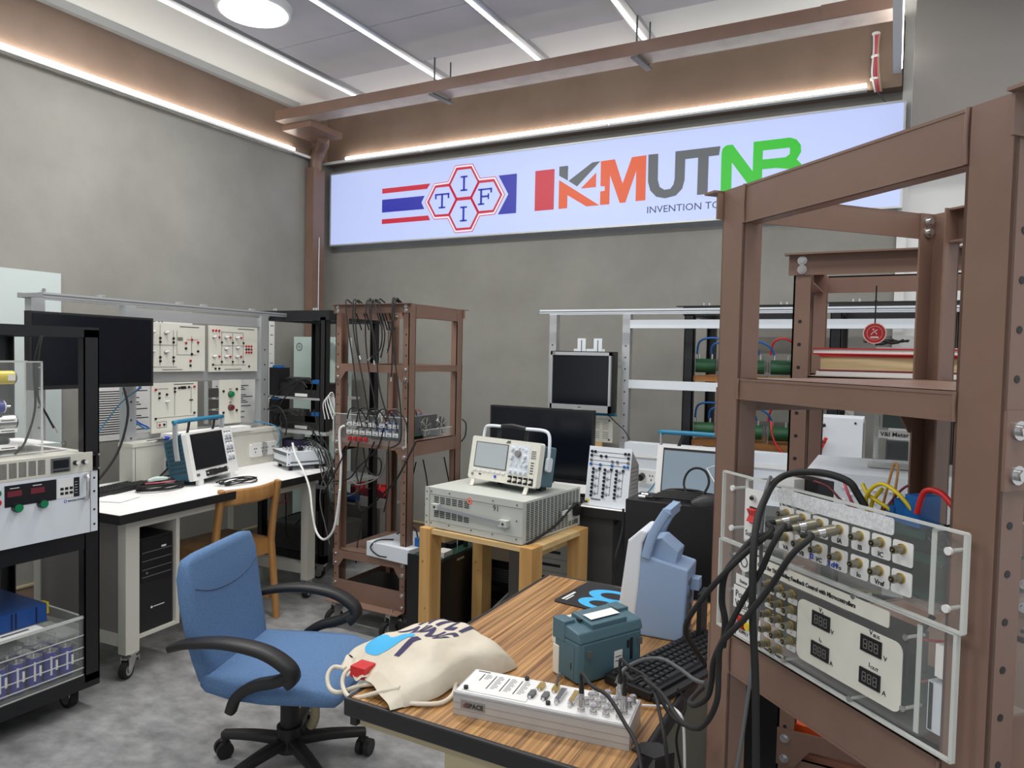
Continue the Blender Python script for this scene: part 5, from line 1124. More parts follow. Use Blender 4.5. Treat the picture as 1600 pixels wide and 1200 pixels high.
MB().box((-.055, -.02, -.05), (.055, 0, .07), 'ivory').build('plate', t); MB().ring((0, -.0205, .01), (0, -1, 0), .032, .035, 'greyp', 22, .002).cyl((0, -.02, .01), (0, -.023, .01), .032, 'ivory', 22).build('dial', t)
t = thing('wall_box', 'white upright metal box with red and black leads on the right workbench', 'box', (-.34, 3.50, .762))
MB().box((0, 0, 0), (.23, .2, .49), 'wpow').box((.2305, .01, .02), (.236, .19, .47), 'wall2').build('housing', t)
MB().cyl((.20, -.001, .47), (.20, -.003, .47), .005, 'black', 8).build('screw', t)
for i, (P, k) in enumerate((((( 1268, 735), (1268, 705), (1275, 680), (1283, 667), (1290, 664)), 'rubber'), (((1272, 712), (1275, 702), (1283, 692), (1290, 690)), 'rubber'), (((1281, 708), (1283, 700), (1288, 690), (1291, 684)), 'red'))):
    cable('box_lead', [at(a, b, Y=3.46) for a, b in P], .008, k, ('black lead with clip plugged into the white upright box, upper one', 'black lead with clip plugged into the white upright box, lower one', 'red lead beside the clips on the white upright box')[i], 'lead')

# ================================================================= SECOND BROWN RACK (right, behind)
brown_rack('brown steel rack behind the near right rack, with books and a hanging red tag', (-.22, 1.85, 0), 0, .50, .50, 1.755, (1.06, .60), ((1.755, .055), (1.465, .034), (1.06, .06)), (1.465, 1.075, .53))
t = thing('book', 'thick book with yellowed page edges lying lowest but one in the brown rack', 'book', (-.165, 1.93, 1.477), 2)
MB().box((.004, .004, .004), (.326, .22, .036), 'page').build('pages', t); MB().box((0, 0, 0), (.33, .225, .004), 'dred').box((0, 0, .036), (.33, .225, .040), 'red').box((.326, 0, 0), (.33, .225, .04), 'dred').build('cover', t)
t = thing('book', 'thin red and white book on top of the thick yellowed book', 'book', (-.18, 1.93, 1.518), 0)
MB().box((.002, .003, .003), (.35, .235, .013), 'paper').build('pages', t); MB().box((0, 0, 0), (.355, .24, .003), 'red').box((0, 0, .013), (.355, .24, .016), 'red').box((.35, 0, 0), (.355, .24, .016), 'red').build('cover', t)
tag(MB().box((0, 0, 0), (.33, .23, .011), 'paper').build('book', None, loc=(-.17, 1.925, 1.4655)), 'thin white booklet under the thick yellowed book', 'book')
tag(MB().box((0, 0, 0), (.2, .15, .003), 'wpow').build('paper_sheet', None, loc=(-.04, 1.97, 1.535)), 'white sheet lying on the books in the brown rack', 'paper')
tangle('coiled_leads', 'thin black leads coiled on the books in the brown rack', (-.02, 2.02, 1.54), .05, .05, 4, .003, 'rubber', 41)
t = thing('round_tag', 'round red tag with white border hanging from the brown rack on a black tie', 'tag', (-.0445, 1.965, 1.572))
MB().cyl((0, 0, 0), (0, .003, 0), .026, 'paper', 30).cyl((0, -.0008, 0), (0, 0, 0), .0235, 'red', 30).ring((0, -.0012, 0), (0, -1, 0), .0165, .0172, 'paper', 24, .0003).build('disc', t)
MB().box((-.009, -.0015, -.012), (.009, -.0008, -.008), 'paper').tube([(-.008, -.0012, -.004), (-.002, -.0012, .003), (.006, -.0012, .008)], .0012, 'paper', 5, 2).tube([(0, -.0012, .004), (.005, -.0012, -.003)], .0012, 'paper', 5, 1).cyl((-.003, -.0008, .009), (-.003, -.0015, .009), .002, 'paper', 8).build('figure_print', t)
MB().cyl((0, .001, .022), (0, .001, .115), .0018, 'black', 6).box((-.003, -.001, .075), (.003, .004, .08), 'black').build('cable_tie', t)
t = thing('power_supply', 'light grey metal box with raised studs on its front, behind the near rack', 'power supply', (-.18, 1.875, 1.077))
MB().box((0, 0, 0), (.40, .34, .158), 'wpow').build('housing', t)
m = None
pat = ['111.111.11111.111', '1....1..1...1..1.', '11..11..1...1..1.', '1...1...1...1..1.', '1...111.1...1..1.', '1...1...1...1..1.', '111.111.1...1..1.']
for r_, row in enumerate(pat):
    for c_, ch in enumerate(row):
        if ch == '1':
            if m is None: m = MB().sph((0, 0, 0), .0042, 'white', 8, 4).build('stud', t, loc=(.02+c_*.0165, -.001, .125-r_*.0145))
            else: inst(m, t, (.02+c_*.0165, -.001, .125-r_*.0145))
t = thing('meter_module', 'clear acrylic voltage and current meter module standing on the grey studded box', 'meter', (-.04, 2.03, 1.237))
MB().box((0, 0, 0), (.09, .004, .14), 'acr').box((0, .05, 0), (.09, .054, .14), 'acr').box((0, 0, 0), (.004, .054, .14), 'acr').box((-.01, -.01, 0), (.09, .06, .006), 'acre').build('acrylic_frame', t)
MB().box((.012, -.002, .075), (.085, 0, .095), 'paper').text('V&I Meter', .015, .016, .080, -.0022, 'ink', bold=.0003).build('name_label', t)
MB().box((.03, .01, .02), (.08, .045, .068), 'black').box((.034, .0085, .028), (.076, .01, .06), 'screen').build('meter', t)
MB().box((.02, .01, .10), (.08, .04, .135), 'pcb').cyl((.008, .02, .02), (.008, .02, .13), .006, 'acre', 8).build('circuit_board', t)
tag(MB().box((0, 0, 0), (.34, .3, .06), 'orange').box((.04, -.001, .02), (.06, 0, .04), 'black').cyl((.015, -.001, .03), (.015, 0, .03), .006, 'black', 8).build('orange_device', None, loc=(-.19, 1.90, .533)), 'orange device on the low shelf of the brown rack behind the near rack', 'device')

# ================================================================= DESK
DK = thing('desk', 'office desk with zebra wood top, black edge and khaki panels', 'desk', (-1.014, 1.20, 0))
MB().box((.0, .0, .724), (.615, 1.02, .750), 'desk').build('desktop', DK)
m = MB(); m.prism(rrect(-.004, -.004, .619, 1.024, .012, 3), .712, .724, 'blackp', 'xy').box((-.012, -.012, .712), (.627, 0, .7515), 'blackp').box((-.012, -.0, .712), (0, 1.02, .7515), 'blackp').box((.615, 0, .712), (.627, 1.02, .7515), 'blackp').box((-.012, 1.02, .712), (.627, 1.032, .7515), 'blackp').build('edge_band', DK, bevel=.004)
MB().box((.015, .012, .687), (.235, .03, .712), 'tan').build('apron', DK)
MB().box((-.004, .002, .688), (.012, .035, .712), 'blackp').build('corner_bracket', DK)
MB().box((.235, .012, .03), (.598, .95, .712), 'tan').box((.24, .02, 0), (.59, .94, .03), 'blackp').build('pedestal', DK)
MB().box((.5981, .03, .03), (.603, .93, .705), 'olive').build('side_panel', DK)
for y in (.93,): MB().box((.02, y, 0), (.06, y+.04, .712), 'tan').build('leg', DK)
t = thing('mouse_mat', 'black mouse mat with big light blue ring shapes on the desk', 'mouse mat', (-.895, 1.985, .7505), -6)
MB().prism(rrect(0, 0, .22, .235, .015), 0, .003, 'blackp', 'xy').build('mat', t)
m = MB()
for cy, rx, ry in ((.062, .072, .048), (.145, .078, .052)):
    n = 28; 
    for i in range(n):
        a0, a1 = 2*math.pi*i/n, 2*math.pi*(i+1)/n; P = []
        for a, q in ((a0, 1), (a1, 1), (a1, .55), (a0, .55)): P.append((.135+rx*q*math.cos(a)*(1.05 if q == 1 else 1), cy+ry*q*math.sin(a)))
        m.prism(P, .003, .0034+(.0002 if cy > .1 else 0), 'cyan', 'xy')
m.box((.014, .03, .003), (.022, .11, .0034), 'white').box((.027, .03, .003), (.032, .08, .0034), 'white').build('print', t)
t = thing('connector_box', 'long silver connector panel box marked dSPACE on the desk corner', 'instrument', (-.785, 1.25, .7505), 7.3)
Lp, Dp, Hp = .37, .118, .047
m = MB().box((0, 0, 0), (Lp, Dp, Hp), 'alu')
for z in (.012, .026, .042): m.box((0, -.0006, z), (Lp, 0, z+.0008), 'wall2')
m.build('housing', t)
MB().box((.004, .006, Hp), (Lp-.004, Dp-.004, Hp+.0015), 'white').build('top_plate', t)
MB().box((.018, -.001, .016), (.072, 0, .034), 'wall2').text('d', .014, .024, .020, -.0012, 'dred', bold=.0004).text('SPACE', .013, .0315, .020, -.0012, 'ink', bold=.0004).build('maker_plate', t)
m = MB(); T = Hp+.0016
m.box((.155, .012, T), (.1555, .106, T+.0004), 'ink').box((.012, .012, T), (.1555, .0125, T+.0004), 'ink')
for i, x in enumerate((.03, .058, .088, .118)):
    m.box((x, .035+(.03 if i == 0 else 0), T), (x+.002, .098, T+.0004), 'ink')
    for k in range(10 if i else 4): m.box((x+.007, .096-k*.0062, T), (x+.007+.014*(1 if k % 3 else .7), .0975-k*.0062, T+.0004), 'greyp')
m.box((.012, .106, T), (.04, .109, T+.0004), 'ink').build('top_print', t)
for x, y in ((.02, .02), (.125, .108), (.20, .022)): MB().cyl((x, y, T), (x, y, T+.006), .005, 'black', 12).build('foot_plug', t)
for x, y, k in ((.165, .085, 'gold'), (.196, .088, 'gold'), (.158, .045, 'greyp'), (.186, .048, 'greyp')):
    MB().box((x-.006, y-.012, T), (x+.006, y+.012, T+.007), k).cyl((x, y-.015, T), (x, y-.015, T+.006), .003, 'chrome', 6).cyl((x, y+.015, T), (x, y+.015, T+.006), .003, 'chrome', 6).build('serial_port', t)
for x, k in ((.215, 'greyp'), (.243, 'gold')): MB().box((x-.006, .035, T), (x+.006, .088, T+.008), 'chrome').box((x-.004, .038, T+.008), (x+.004, .085, T+.009), k).cyl((x, .028, T), (x, .028, T+.008), .004, 'chrome', 8).build('wide_port', t)
bn = None
for i, x in enumerate((.268, .293, .318, .345)):
    for j in range(4):
        P = (x+.004*j, .024+.024*j, T)
        if bn is None: bn = MB().cyl((0, 0, 0), (0, 0, .004), .0085, 'chrome', 6).cyl((0, 0, .004), (0, 0, .016), .006, 'chrome', 12).cyl((0, 0, .012), (0, 0, .0135), .0072, 'chrome', 12).build('bnc_socket', t, loc=P)
        else: inst(bn, t, P)
for i, j in ((0, 0), (2, 3), (3, 1)):
    x = (.268, .293, .318, .345)[i]+.004*j; y = .024+.024*j
    MB().cyl((x, y, T+.010), (x, y, T+.026), .0085, 'chrome', 14).cyl((x, y, T+.026), (x, y, T+.036), .006, 'chrome', 12).cyl((x, y, T+.036), (x, y, T+.052), .0052, 'blackp', 10).build('bnc_plug', t)
MB().tube([(.196, .095, T+.007), (.198, .10, T+.03), (.205, .112, T+.02)], .0025, 'greyp').build('lead', t)
# teal oscilloscope seen from behind
t = thing('oscilloscope', 'dark teal portable oscilloscope with its back turned, on the desk behind the silver panel', 'oscilloscope', (-.602, 1.493, .7515), 62.5)
m = MB().prism([(0, .008), (.012, 0), (.19, 0), (.198, .01), (.198, .092), (.0, .092)], .003, .095, 'teal', 'xy')
m.prism([(.0, .095), (.008, .118), (.07, .128), (.085, .128), (.085, .095)], .0, .198, 'teal', 'yz')
m.build('rear_case', t, bevel=.004)
MB().box((-.002, .075, .0), (.20, .098, .070), 'ivory').box((.0, .09, .07), (.198, .104, .126), 'ivory').build('front_housing', t, bevel=.003)
MB().prism([(.012, .118), (.012, .13), (.085, .138), (.09, .13), (.085, .118)], .045, .155, 'teal', 'yz').box((-.002, .055, .085), (.03, .10, .133), 'teal').box((.165, .055, .085), (.20, .10, .133), 'teal').build('handle_block', t, bevel=.002)
m = MB().at(0, 0, 0)
m.add([(.055, .028, .1358), (.145, .028, .1358), (.145, .058, .1385), (.055, .058, .1385)], [(0, 1, 2, 3)], 'paper').build('paper_label', t)
for c_ in ((.04, 'black'), (.158, 'black')): MB().box((c_[0]-.003, .045, .1285), (c_[0]+.003, .06, .133), 'black').build('slot', t)
MB().box((.02, -.006, .062), (.032, .001, .078), 'greyp').box((.18, -.006, .062), (.19, .001, .078), 'greyp').build('cord_lug', t)
MB().box((.105, -.001, .02), (.130, .0, .060), 'paper').box((.108, -.0015, .035), (.127, -.001, .037), 'ink').box((.108, -.0015, .045), (.127, -.001, .047), 'ink').build('rating_label', t)
MB().box((.155, -.0015, .03), (.163, 0, .082), 'black').box((.145, -.0015, .06), (.152, 0, .078), 'black').build('port', t)
MB().box((-.001, .02, .010), (.0, .07, .085), 'black' if False else 'teal').box((-.0012, .028, .03), (.0, .032, .045), 'black').build('side_vent', t)
# blue oscilloscope on edge
t = thing('oscilloscope', 'tall powder blue oscilloscope with white front and raised handle at the far desk edge', 'oscilloscope', (-.58, 1.86, .7515), 3)
m = MB().prism([(-.02, .0), (.115, .0), (.125, .195), (-.002, .222), (-.03, .1)], .0, .12, 'lblue', 'xz')
m.build('rear_case', t, bevel=.005)
MB().prism([(-.068, .0), (-.018, .0), (-.006, .12), (.002, .25), (.018, .285), (-.004, .288), (-.038, .255)], -.003, .123, 'wpow', 'xz').build('front_housing', t, bevel=.006)
MB().prism([(.008, .205), (.085, .19), (.095, .235), (.05, .268), (.02, .262)], .02, .10, 'lblue', 'xz').build('carry_block', t, bevel=.004)
m = MB(); m.sweep([(.012, .0, .215), (.03, .0, .28), (.066, .0, .345)], (0, 1, 0), None, .018, .026, 'lblue', 3).sweep([(.012, .12, .215), (.03, .12, .28), (.066, .12, .345)], (0, 1, 0), None, .018, .026, 'lblue', 3).box((.055, 0, .325), (.075, .12, .35), 'lblue').build('handle', t)
m = MB()
for z in (.03, .05, .08, .11, .15): m.box((.1155+z*.05, .02, z), (.1255, .06, z+.012), 'greyp')
m.box((.123, .05, .13), (.145, .09, .16), 'lblue'); m.build('rear_ports', t)
m = MB()
for i in range(6): m.box((.02+i*.01, .03, .20), (.022+i*.01, .09, .214), 'greyp')
m.build('top_vent', t)
MB().box((-.03, .01, -.001), (.1, .03, .004), 'blackp').build('foot', t)
tag(MB().box((0, 0, 0), (.012, .07, .13), 'blackp').box((-.02, 0, 0), (.02, .07, .006), 'blackp').build('phone_stand', None, loc=(-.435, 1.89, .751)), 'glossy black upright device on the desk behind the keyboard', 'device')
keyboard('keyboard', 'long black keyboard lying askew over the right edge of the desk', (-.440, 1.505, .754), 72.6, .43, .13, .022, 6, 21)
MB().box((0, 0, 0), (.40, .10, .0035), 'blackp').build('keyboard_feet', [o_ for o_ in bpy.data.objects if o_.name.startswith('keyboard') and o_.get('label', '').startswith('long')][0], loc=(.01, .02, -.0035))
# tote bag
BG = thing('tote_bag', 'cream cotton tote bag lying on the desk with dark letters and a light blue print', 'bag', (0, 0, 0))
A_, B_, C_, D_ = Vector((-.885, 1.215)), Vector((-1.135, 1.325)), Vector((-1.035, 1.575)), Vector((-.775, 1.51))
def bagz(u, v):      # u from the open end to the closed end, v across
    e = (max(0, math.sin(math.pi*min(max(v, 0), 1))))**.24; f = max(0, min(1, (1-u)*6+.05))**.6; g = .42+.58*min(1, u*3.2)
    return .078*e*f*g+.005*math.sin(u*13+v*7)*e*f+.0035*math.sin(v*21-u*9)*e*f
def bagp(u, v, top=True):
    p = (A_*(1-u)+D_*u)*(1-v)+(B_*(1-u)+C_*u)*v
    z = bagz(u, v) if top else .0
    w = .012*math.sin(u*9)*(1 if v < .5 else -1)*(abs(v-.5)*2)
    return (p.x+w, p.y+w*.5, .7535+max(z, .0012) if top else .7525+.0*u)
N = 36; rows = []
for i in range(N+1):
    u = i/N; r = [bagp(u, j/N) for j in range(N+1)]+[bagp(u, j/N, False) for j in range(N, -1, -1)]
    rows.append(r)
MB().grid(rows, 'canvas', True).add([rows[-1][k] for k in range(len(rows[-1]))], [tuple(range(len(rows[-1])))], 'canvas').build('canvas_body', BG)
# gathered mouth: inner lip and flaps hanging at the open end
lip = []
for i in range(6):
    u = -.02-.03*i
    lip.append([(q[0], q[1], max(.752, .7535+(q[2]-.7535)*(1-.03*i)+.006*math.sin(j*.9+i))) for j in range(N//2, N+1) for q in [bagp(max(u, -.2)*.9+.02, j/N)]])
MB().grid(lip, 'canvas').build('mouth_flap', BG)
lip = []
for i in range(4):
    lip.append([(lambda q: (q[0], q[1], .7535+(q[2]-.7535)*(1-.1*i)))(bagp(-.025*i, j/N)) for j in range(0, N//2+3)])
MB().grid(lip, 'canvas').build('mouth_flap', BG)
m = MB(); q0 = bagp(-.01, .62)
m.box((q0[0]-.02, q0[1]-.03, .765), (q0[0]+.02, q0[1]+.01, .79), 'red').build('red_content', BG)
m = MB().tube(path([(575, 1034, 1.30), (556, 1040, 1.28), (540, 1050, 1.25), (535, 1068, 1.23), (543, 1087, 1.21), (560, 1090, 1.21), (590, 1082, 1.22), (625, 1075, 1.23)]), .005, 'canvas', 8, 4)
m.build('strap', BG)
MB().tube(path([(540, 1045, 1.27), (522, 1042, 1.27), (512, 1055, 1.25), (515, 1075, 1.235), (530, 1082, 1.23), (560, 1072, 1.24), (590, 1068, 1.26)]), .005, 'canvas', 8, 4).build('strap', BG)
MB().tube([at(a, b, Z=.757) for a, b in ((632, 1098), (660, 1100), (690, 1098), (707, 1086), (712, 1070), (714, 1062))], .005, 'canvas', 8, 4).build('strap', BG)
def bag_print(polys_mb, k, name):
    vs = []
    for p in polys_mb.v:
        vs.append((p[0], p[1], 0))
    import bmesh
    me = bpy.data.meshes.new('t'); me.from_pydata(vs, [], polys_mb.f); bm = bmesh.new(); bm.from_mesh(me)
    bmesh.ops.remove_doubles(bm, verts=bm.verts, dist=1e-5); bmesh.ops.triangulate(bm, faces=bm.faces)
    for _ in range(4):
        L_e = [e for e in bm.edges if e.calc_length() > .03]
        if not L_e: break
        bmesh.ops.subdivide_edges(bm, edges=L_e, cuts=1); bmesh.ops.triangulate(bm, faces=bm.faces)
    V_ = []
    for v in bm.verts: q = bagp(v.co.x, v.co.y); v.index = len(V_); V_.append((q[0], q[1], q[2]+.0012))
    m = MB(); m.add(V_, [tuple(x.index for x in f.verts) for f in bm.faces], k); m.build(name, BG); bm.free(); bpy.data.meshes.remove(me)
def word(txt, size, u0, v0, sx=1.0):   # text laid on the bag: reads across v -> decreasing, up = u increasing... kept in bag space
    a = MB().text(txt, size, 0, 0, 0, 'navy', plane='xy', sx=sx, bold=size*.03, depth=0)
    a.v = [(u0+p[1]*1.0+p[0]*.25, v0-p[0]*.9, 0) for p in a.v]; bag_print(a, 'navy', 'printed_letters')
word('NTLT', .31, .60, .84, .78); word('NING', .27, .38, .80, .78); word('I', .30, .16, .48, 1.15)
a = MB(); a.prism([(.17+.1*math.cos(t_)*1.0, .72+.12*math.sin(t_)) for t_ in [R(20*k) for k in range(0, 18)]], 0, .0, 'cyan', 'xy')
a.add([(.22, .74, 0), (.38, .50, 0), (.33, .47, 0), (.15, .60, 0)], [(0, 1, 2, 3)], 'cyan'); bag_print(a, 'cyan', 'blue_print')

M['seam'] = mat('dark_blue_piping', (70, 90, 120), .9)
# ================================================================= BLUE OFFICE CHAIR
CH = thing('office_chair', 'blue fabric swivel chair with black loop armrests beside the desk', 'chair', (-1.865, 1.875, 0), 20)
def pad(rows, name):
    m = MB(); m.grid(rows, 'fabric', True); m.add(rows[0], [tuple(range(len(rows[0])))], 'fabric'); m.add(rows[-1], [tuple(range(len(rows[-1])))], 'fabric'); return m.build(name, CH)
def section(c, ax, up, w, h, n=24, e=.35):
    o = []
    for k in range(n):
        t = 2*math.pi*k/n; cx, sx = math.cos(t), math.sin(t)
        o.append(tuple(Vector(c)+Vector(ax)*math.copysign(abs(cx)**e, cx)*w/2+Vector(up)*math.copysign(abs(sx)**e, sx)*h/2))
    return o
rows = []
for i, (x, w, z, h) in enumerate(((-.235, .34, .395, .03), (-.225, .40, .39, .06), (-.20, .43, .385, .075), (-.1, .47, .378, .082), (.02, .49, .378, .082), (.14, .48, .38, .078), (.21, .45, .372, .07), (.245, .42, .36, .05), (.255, .36, .352, .025))):
    rows.append(section((x, 0, z), (0, 1, 0), (0, 0, 1), w, h))
pad(rows, 'seat')
rows = []
for s_, w in ((.0, .36), (.02, .40), (.10, .43), (.2, .45), (.3, .46), (.38, .455), (.42, .44), (.44, .41), (.45, .33)):
    x = -.205-.06*s_/.45-.02*math.sin(s_*5); z = .37+s_*.965; tilt = Vector((-.16, 0, 1)).normalized(); nrm = Vector((1, 0, .16)).normalized()
    rows.append(section((x, 0, z), (0, 1, 0), nrm, w, .068 if s_ < .42 else .05 if s_ < .445 else .025))
pad(rows, 'backrest')
m = MB(); m.tube([(-.240, -.205, .70), (-.2325, -.12, .672), (-.2305, 0, .66), (-.2325, .12, .672), (-.240, .205, .70)], .003, 'seam', 6, 4); 
m.build('stitched_seam', CH)
for s in (-1, 1):
    y = s*.262
    m = MB(); m.sweep([(-.30, y*.95, .515), (-.22, y*1.03, .545), (-.09, y*1.08, .562), (.04, y*1.1, .548), (.12, y*1.1, .508), (.14, y*1.08, .47), (.115, y*1.05, .445)], (0, 1, 0), None, lambda u: .046+.02*math.sin(u*3.14), lambda u: .024+.02*u, 'blackp', 5)
    m.sweep([(.135, y*1.08, .475), (.08, y*1.04, .447), (.0, y*1.01, .422), (-.06, y*.99, .38), (-.085, y*.97, .325)], (0, 1, 0), None, .042, lambda u: .038-.006*u, 'blackp', 5)
    m.build('armrest', CH)
MB().cyl((0, 0, .12), (0, 0, .33), .033, 'blackp', 18).cyl((0, 0, .07), (0, 0, .16), .045, 'blackp', 18).box((-.10, -.08, .315), (.10, .08, .338), 'blackp').build('column', CH)
MB().tube([(.03, .03, .32), (.06, .06, .25), (.065, .07, .16), (.05, .06, .12)], .018, 'tan', 8, 4).build('height_lever', CH)
for k in range(5):
    a = R(30+72*k); c, s = math.cos(a), math.sin(a)
    m = MB().sweep([(c*.03, s*.03, .105), (c*.15, s*.15, .10), (c*.27, s*.27, .085)], (-s, c, 0), None, lambda u: .05-.014*u, lambda u: .04-.012*u, 'blackp', 3); o = m.build('base_arm', CH)
    MB().cyl((c*.262, s*.262, .055), (c*.262, s*.262, .085), .012, 'blackp', 10).at(c*.27, s*.27, 0, 0, 0, math.degrees(a)+50).cyl((0, -.026, .03), (0, -.008, .03), .03, 'blackp', 20).cyl((0, .008, .03), (0, .026, .03), .03, 'blackp', 20).box((-.012, -.008, .03), (.012, .008, .062), 'blackp').build('caster', o)
# ================================================================= NEAR RIGHT BROWN RACK
NR = brown_rack('tall brown steel rack at the near right, carrying two acrylic instrument panels', (.11, .96, 0), 47.3, .50, .53, 1.80, (1.45, 1.02, .45), ((1.80, .066), (1.468, .036), (1.02, .068), (.25, .06)), (1.468, 1.02, .45))
P0 = (-.254, 1.269)
UP = thing('instrument_panel', 'upper clear acrylic panel with two rows of labelled sockets on the near right rack', 'instrument', (P0[0], P0[1], 0), -42.7)
MB().box((0, 0, 1.192), (.455, .005, 1.307), 'acr').build('front_sheet', UP)
MB().box((0, -.0008, 1.3055), (.455, .0055, 1.3085), 'acre').box((.452, -.0008, 1.192), (.4565, .0055, 1.307), 'acre').box((-.001, -.0008, 1.192), (.0015, .0055, 1.307), 'acre').box((0, -.0008, 1.190), (.455, .0055, 1.1925), 'acre').build('polished_edges', UP)
for x in (.052, .405): MB().box((x, .008, 1.198), (x+.006, .20, 1.30), 'acr').box((x-.0005, .007, 1.198), (x+.0065, .008, 1.30), 'acre').box((x, .007, 1.300), (x+.006, .2, 1.302), 'acre').build('side_sheet', UP)
MB().box((.055, .01, 1.198), (.41, .20, 1.202), 'acr').build('bottom_sheet', UP)
sc = None
for x in (.03, .435):
    for z in (1.215, 1.283):
        if sc is None: sc = MB().cyl((0, -.004, 0), (0, 0, 0), .0048, 'white', 14).cyl((0, .005, 0), (0, .03, 0), .0025, 'acre', 8).build('screw', UP, loc=(x, 0, z))
        else: inst(sc, UP, (x, 0, z))
MB().rbox((.125, -.0012, 1.2815), (.357, 0, 1.3035), .004, 'foil').build('label_strip', UP)
MB().rbox((.063, -.0012, 1.205), (.112, 0, 1.290), .004, 'white').text('Supply', .0125, .066, 1.2125, -.0014, 'ink').build('supply_plate', UP)
MB().cyl((.086, 0, 1.277), (.086, -.006, 1.277), .005, 'chrome', 12).cyl((.086, -.006, 1.277), (.086, -.009, 1.277), .003, 'black', 8).build('led_holder', UP)
MB().box((.078, -.004, 1.235), (.101, -.001, 1.262), 'black').prism([(-.004, 1.237), (-.012, 1.239), (-.007, 1.249), (-.012, 1.259), (-.004, 1.26)], .0805, .0985, 'red', 'yz').build('rocker_switch', UP)
r1 = (.162, .196, .231, .268, .304, .338, .371)
def bnc(parent, x, z, k='greyp'):
    return MB().cyl((x, -.001, z), (x, -.0035, z), .0068, 'gold', 16).cyl((x, -.003, z), (x, -.017, z), .0052, 'bncbody', 14).cyl((x, -.017, z), (x, -.0175, z), .0036, 'black', 12).cyl((x, -.0172, z), (x, -.0185, z), .0012, 'gold', 8).cyl((x-.0065, -.0125, z), (x+.0065, -.0125, z), .0012, 'bncbody', 6).build('bnc_socket', parent)
M['bncbody'] = mat('nickel_body', (140, 136, 120), .35, .6)
for z, names in ((1.2685, ('PWM1', 'PWM2', 'PWM3', 'IA', 'IB', 'IC', '')), (1.2315, ('VA', 'VB', 'VC', 'Vo', 'Io', 'Vref', ''))):
    for i, (x, nm) in enumerate(zip(r1, names)):
        m = MB().rbox((x-.0145, -.0012, z-.0205), (x+.0155, 0, z+.0095), .003, 'white')
        if nm: m.text(nm, .0092, x+.0005, z-.0185, -.0013, 'ink', 'CENTER', sx=.92 if len(nm) > 3 else 1, bold=.0002)
        m.build('name_label', UP); bnc(UP, x, z)
for x, z, tx in ((.193, 1.2155, 'I1'), (.226, 1.2165, 'I2'), (.262, 1.2155, 'I cH')): MB().text(tx, .010, x-.012, z-.002, -.0016, 'inkn', bold=.0003).build('handwriting', UP)
m = MB().box((.12, .03, 1.206), (.40, .18, 1.209), 'pcb')
m.box((.12, .03, 1.25), (.40, .18, 1.253), 'pcb').box((.16, .05, 1.21), (.25, .15, 1.24), 'dgrey').box((.28, .06, 1.253), (.36, .16, 1.27), 'black'); m.build('circuit_board', UP)
MB().box((.30, .06, 1.285), (.325, .085, 1.316), 'blue').box((.322, .055, 1.285), (.346, .09, 1.326), 'blue').box((.287, .06, 1.285), (.303, .08, 1.304), 'blue').box((.28, .06, 1.253), (.35, .09, 1.2849), 'pcb').build('current_sensor', UP)
MB().box((.115, .05, 1.28), (.17, .08, 1.315), 'black').box((.095, .03, 1.295), (.14, .05, 1.315), 'white').build('wire_connector', UP)
MB().box((.405, .04, 1.27), (.41, .12, 1.31), 'red').build('red_terminal', UP)
rr = random.Random(12); m = MB()
for i in range(16):
    x0 = .27+rr.uniform(0, .1); m.tube([(x0, .08, 1.26), (x0+.03, .09, 1.275+rr.uniform(0, .02)), (x0+.07, .09+rr.uniform(-.03, .03), 1.27), (.40, .09, 1.25+rr.uniform(-.02, .02))], .0022, rr.choice(['chrome', 'blackp', 'blackp', 'chrome']), 5, 4)
for i in range(12): m.tube([(.09, .02+i*.01, 1.28), (.11, .03, 1.30-i*.003), (.13, .05, 1.27-i*.004), (.12, .06, 1.22)], .0015, rr.choice(['white', 'greyp', 'rubber']), 5, 3)
m.build('inner_wiring', UP)
m = MB()
m.tube([(.26, .06, 1.27), (.262, .05, 1.31), (.285, .05, 1.333), (.315, .05, 1.325), (.335, .06, 1.30)], .0028, 'yellow', 7, 5).tube([(.245, .06, 1.325), (.262, .055, 1.312), (.29, .06, 1.30), (.295, .08, 1.28)], .0028, 'yellow', 7, 5).tube([(.265, .06, 1.27), (.262, .06, 1.30), (.28, .06, 1.325)], .0028, 'yellow', 7, 5); m.build('yellow_wire', UP)
MB().tube([(.345, .05, 1.305), (.355, .05, 1.335), (.378, .05, 1.338), (.40, .05, 1.32), (.412, .06, 1.29)], .0038, 'red', 7, 5).build('red_wire', UP)
MB().tube([(.16, .05, 1.315), (.19, .05, 1.312), (.22, .05, 1.295), (.25, .06, 1.285)], .0018, 'dred', 6, 4).tube([(.215, .055, 1.325), (.228, .05, 1.31), (.245, .055, 1.28)], .0022, 'pink', 6, 4).tube([(.28, .06, 1.29), (.30, .07, 1.325), (.31, .075, 1.335)], .0018, 'dred', 6, 4).tube([(.27, .07, 1.29), (.285, .07, 1.35), (.29, .07, 1.362), (.295, .07, 1.35), (.288, .07, 1.30)], .0018, 'beech', 6, 4).build('thin_wire', UP)
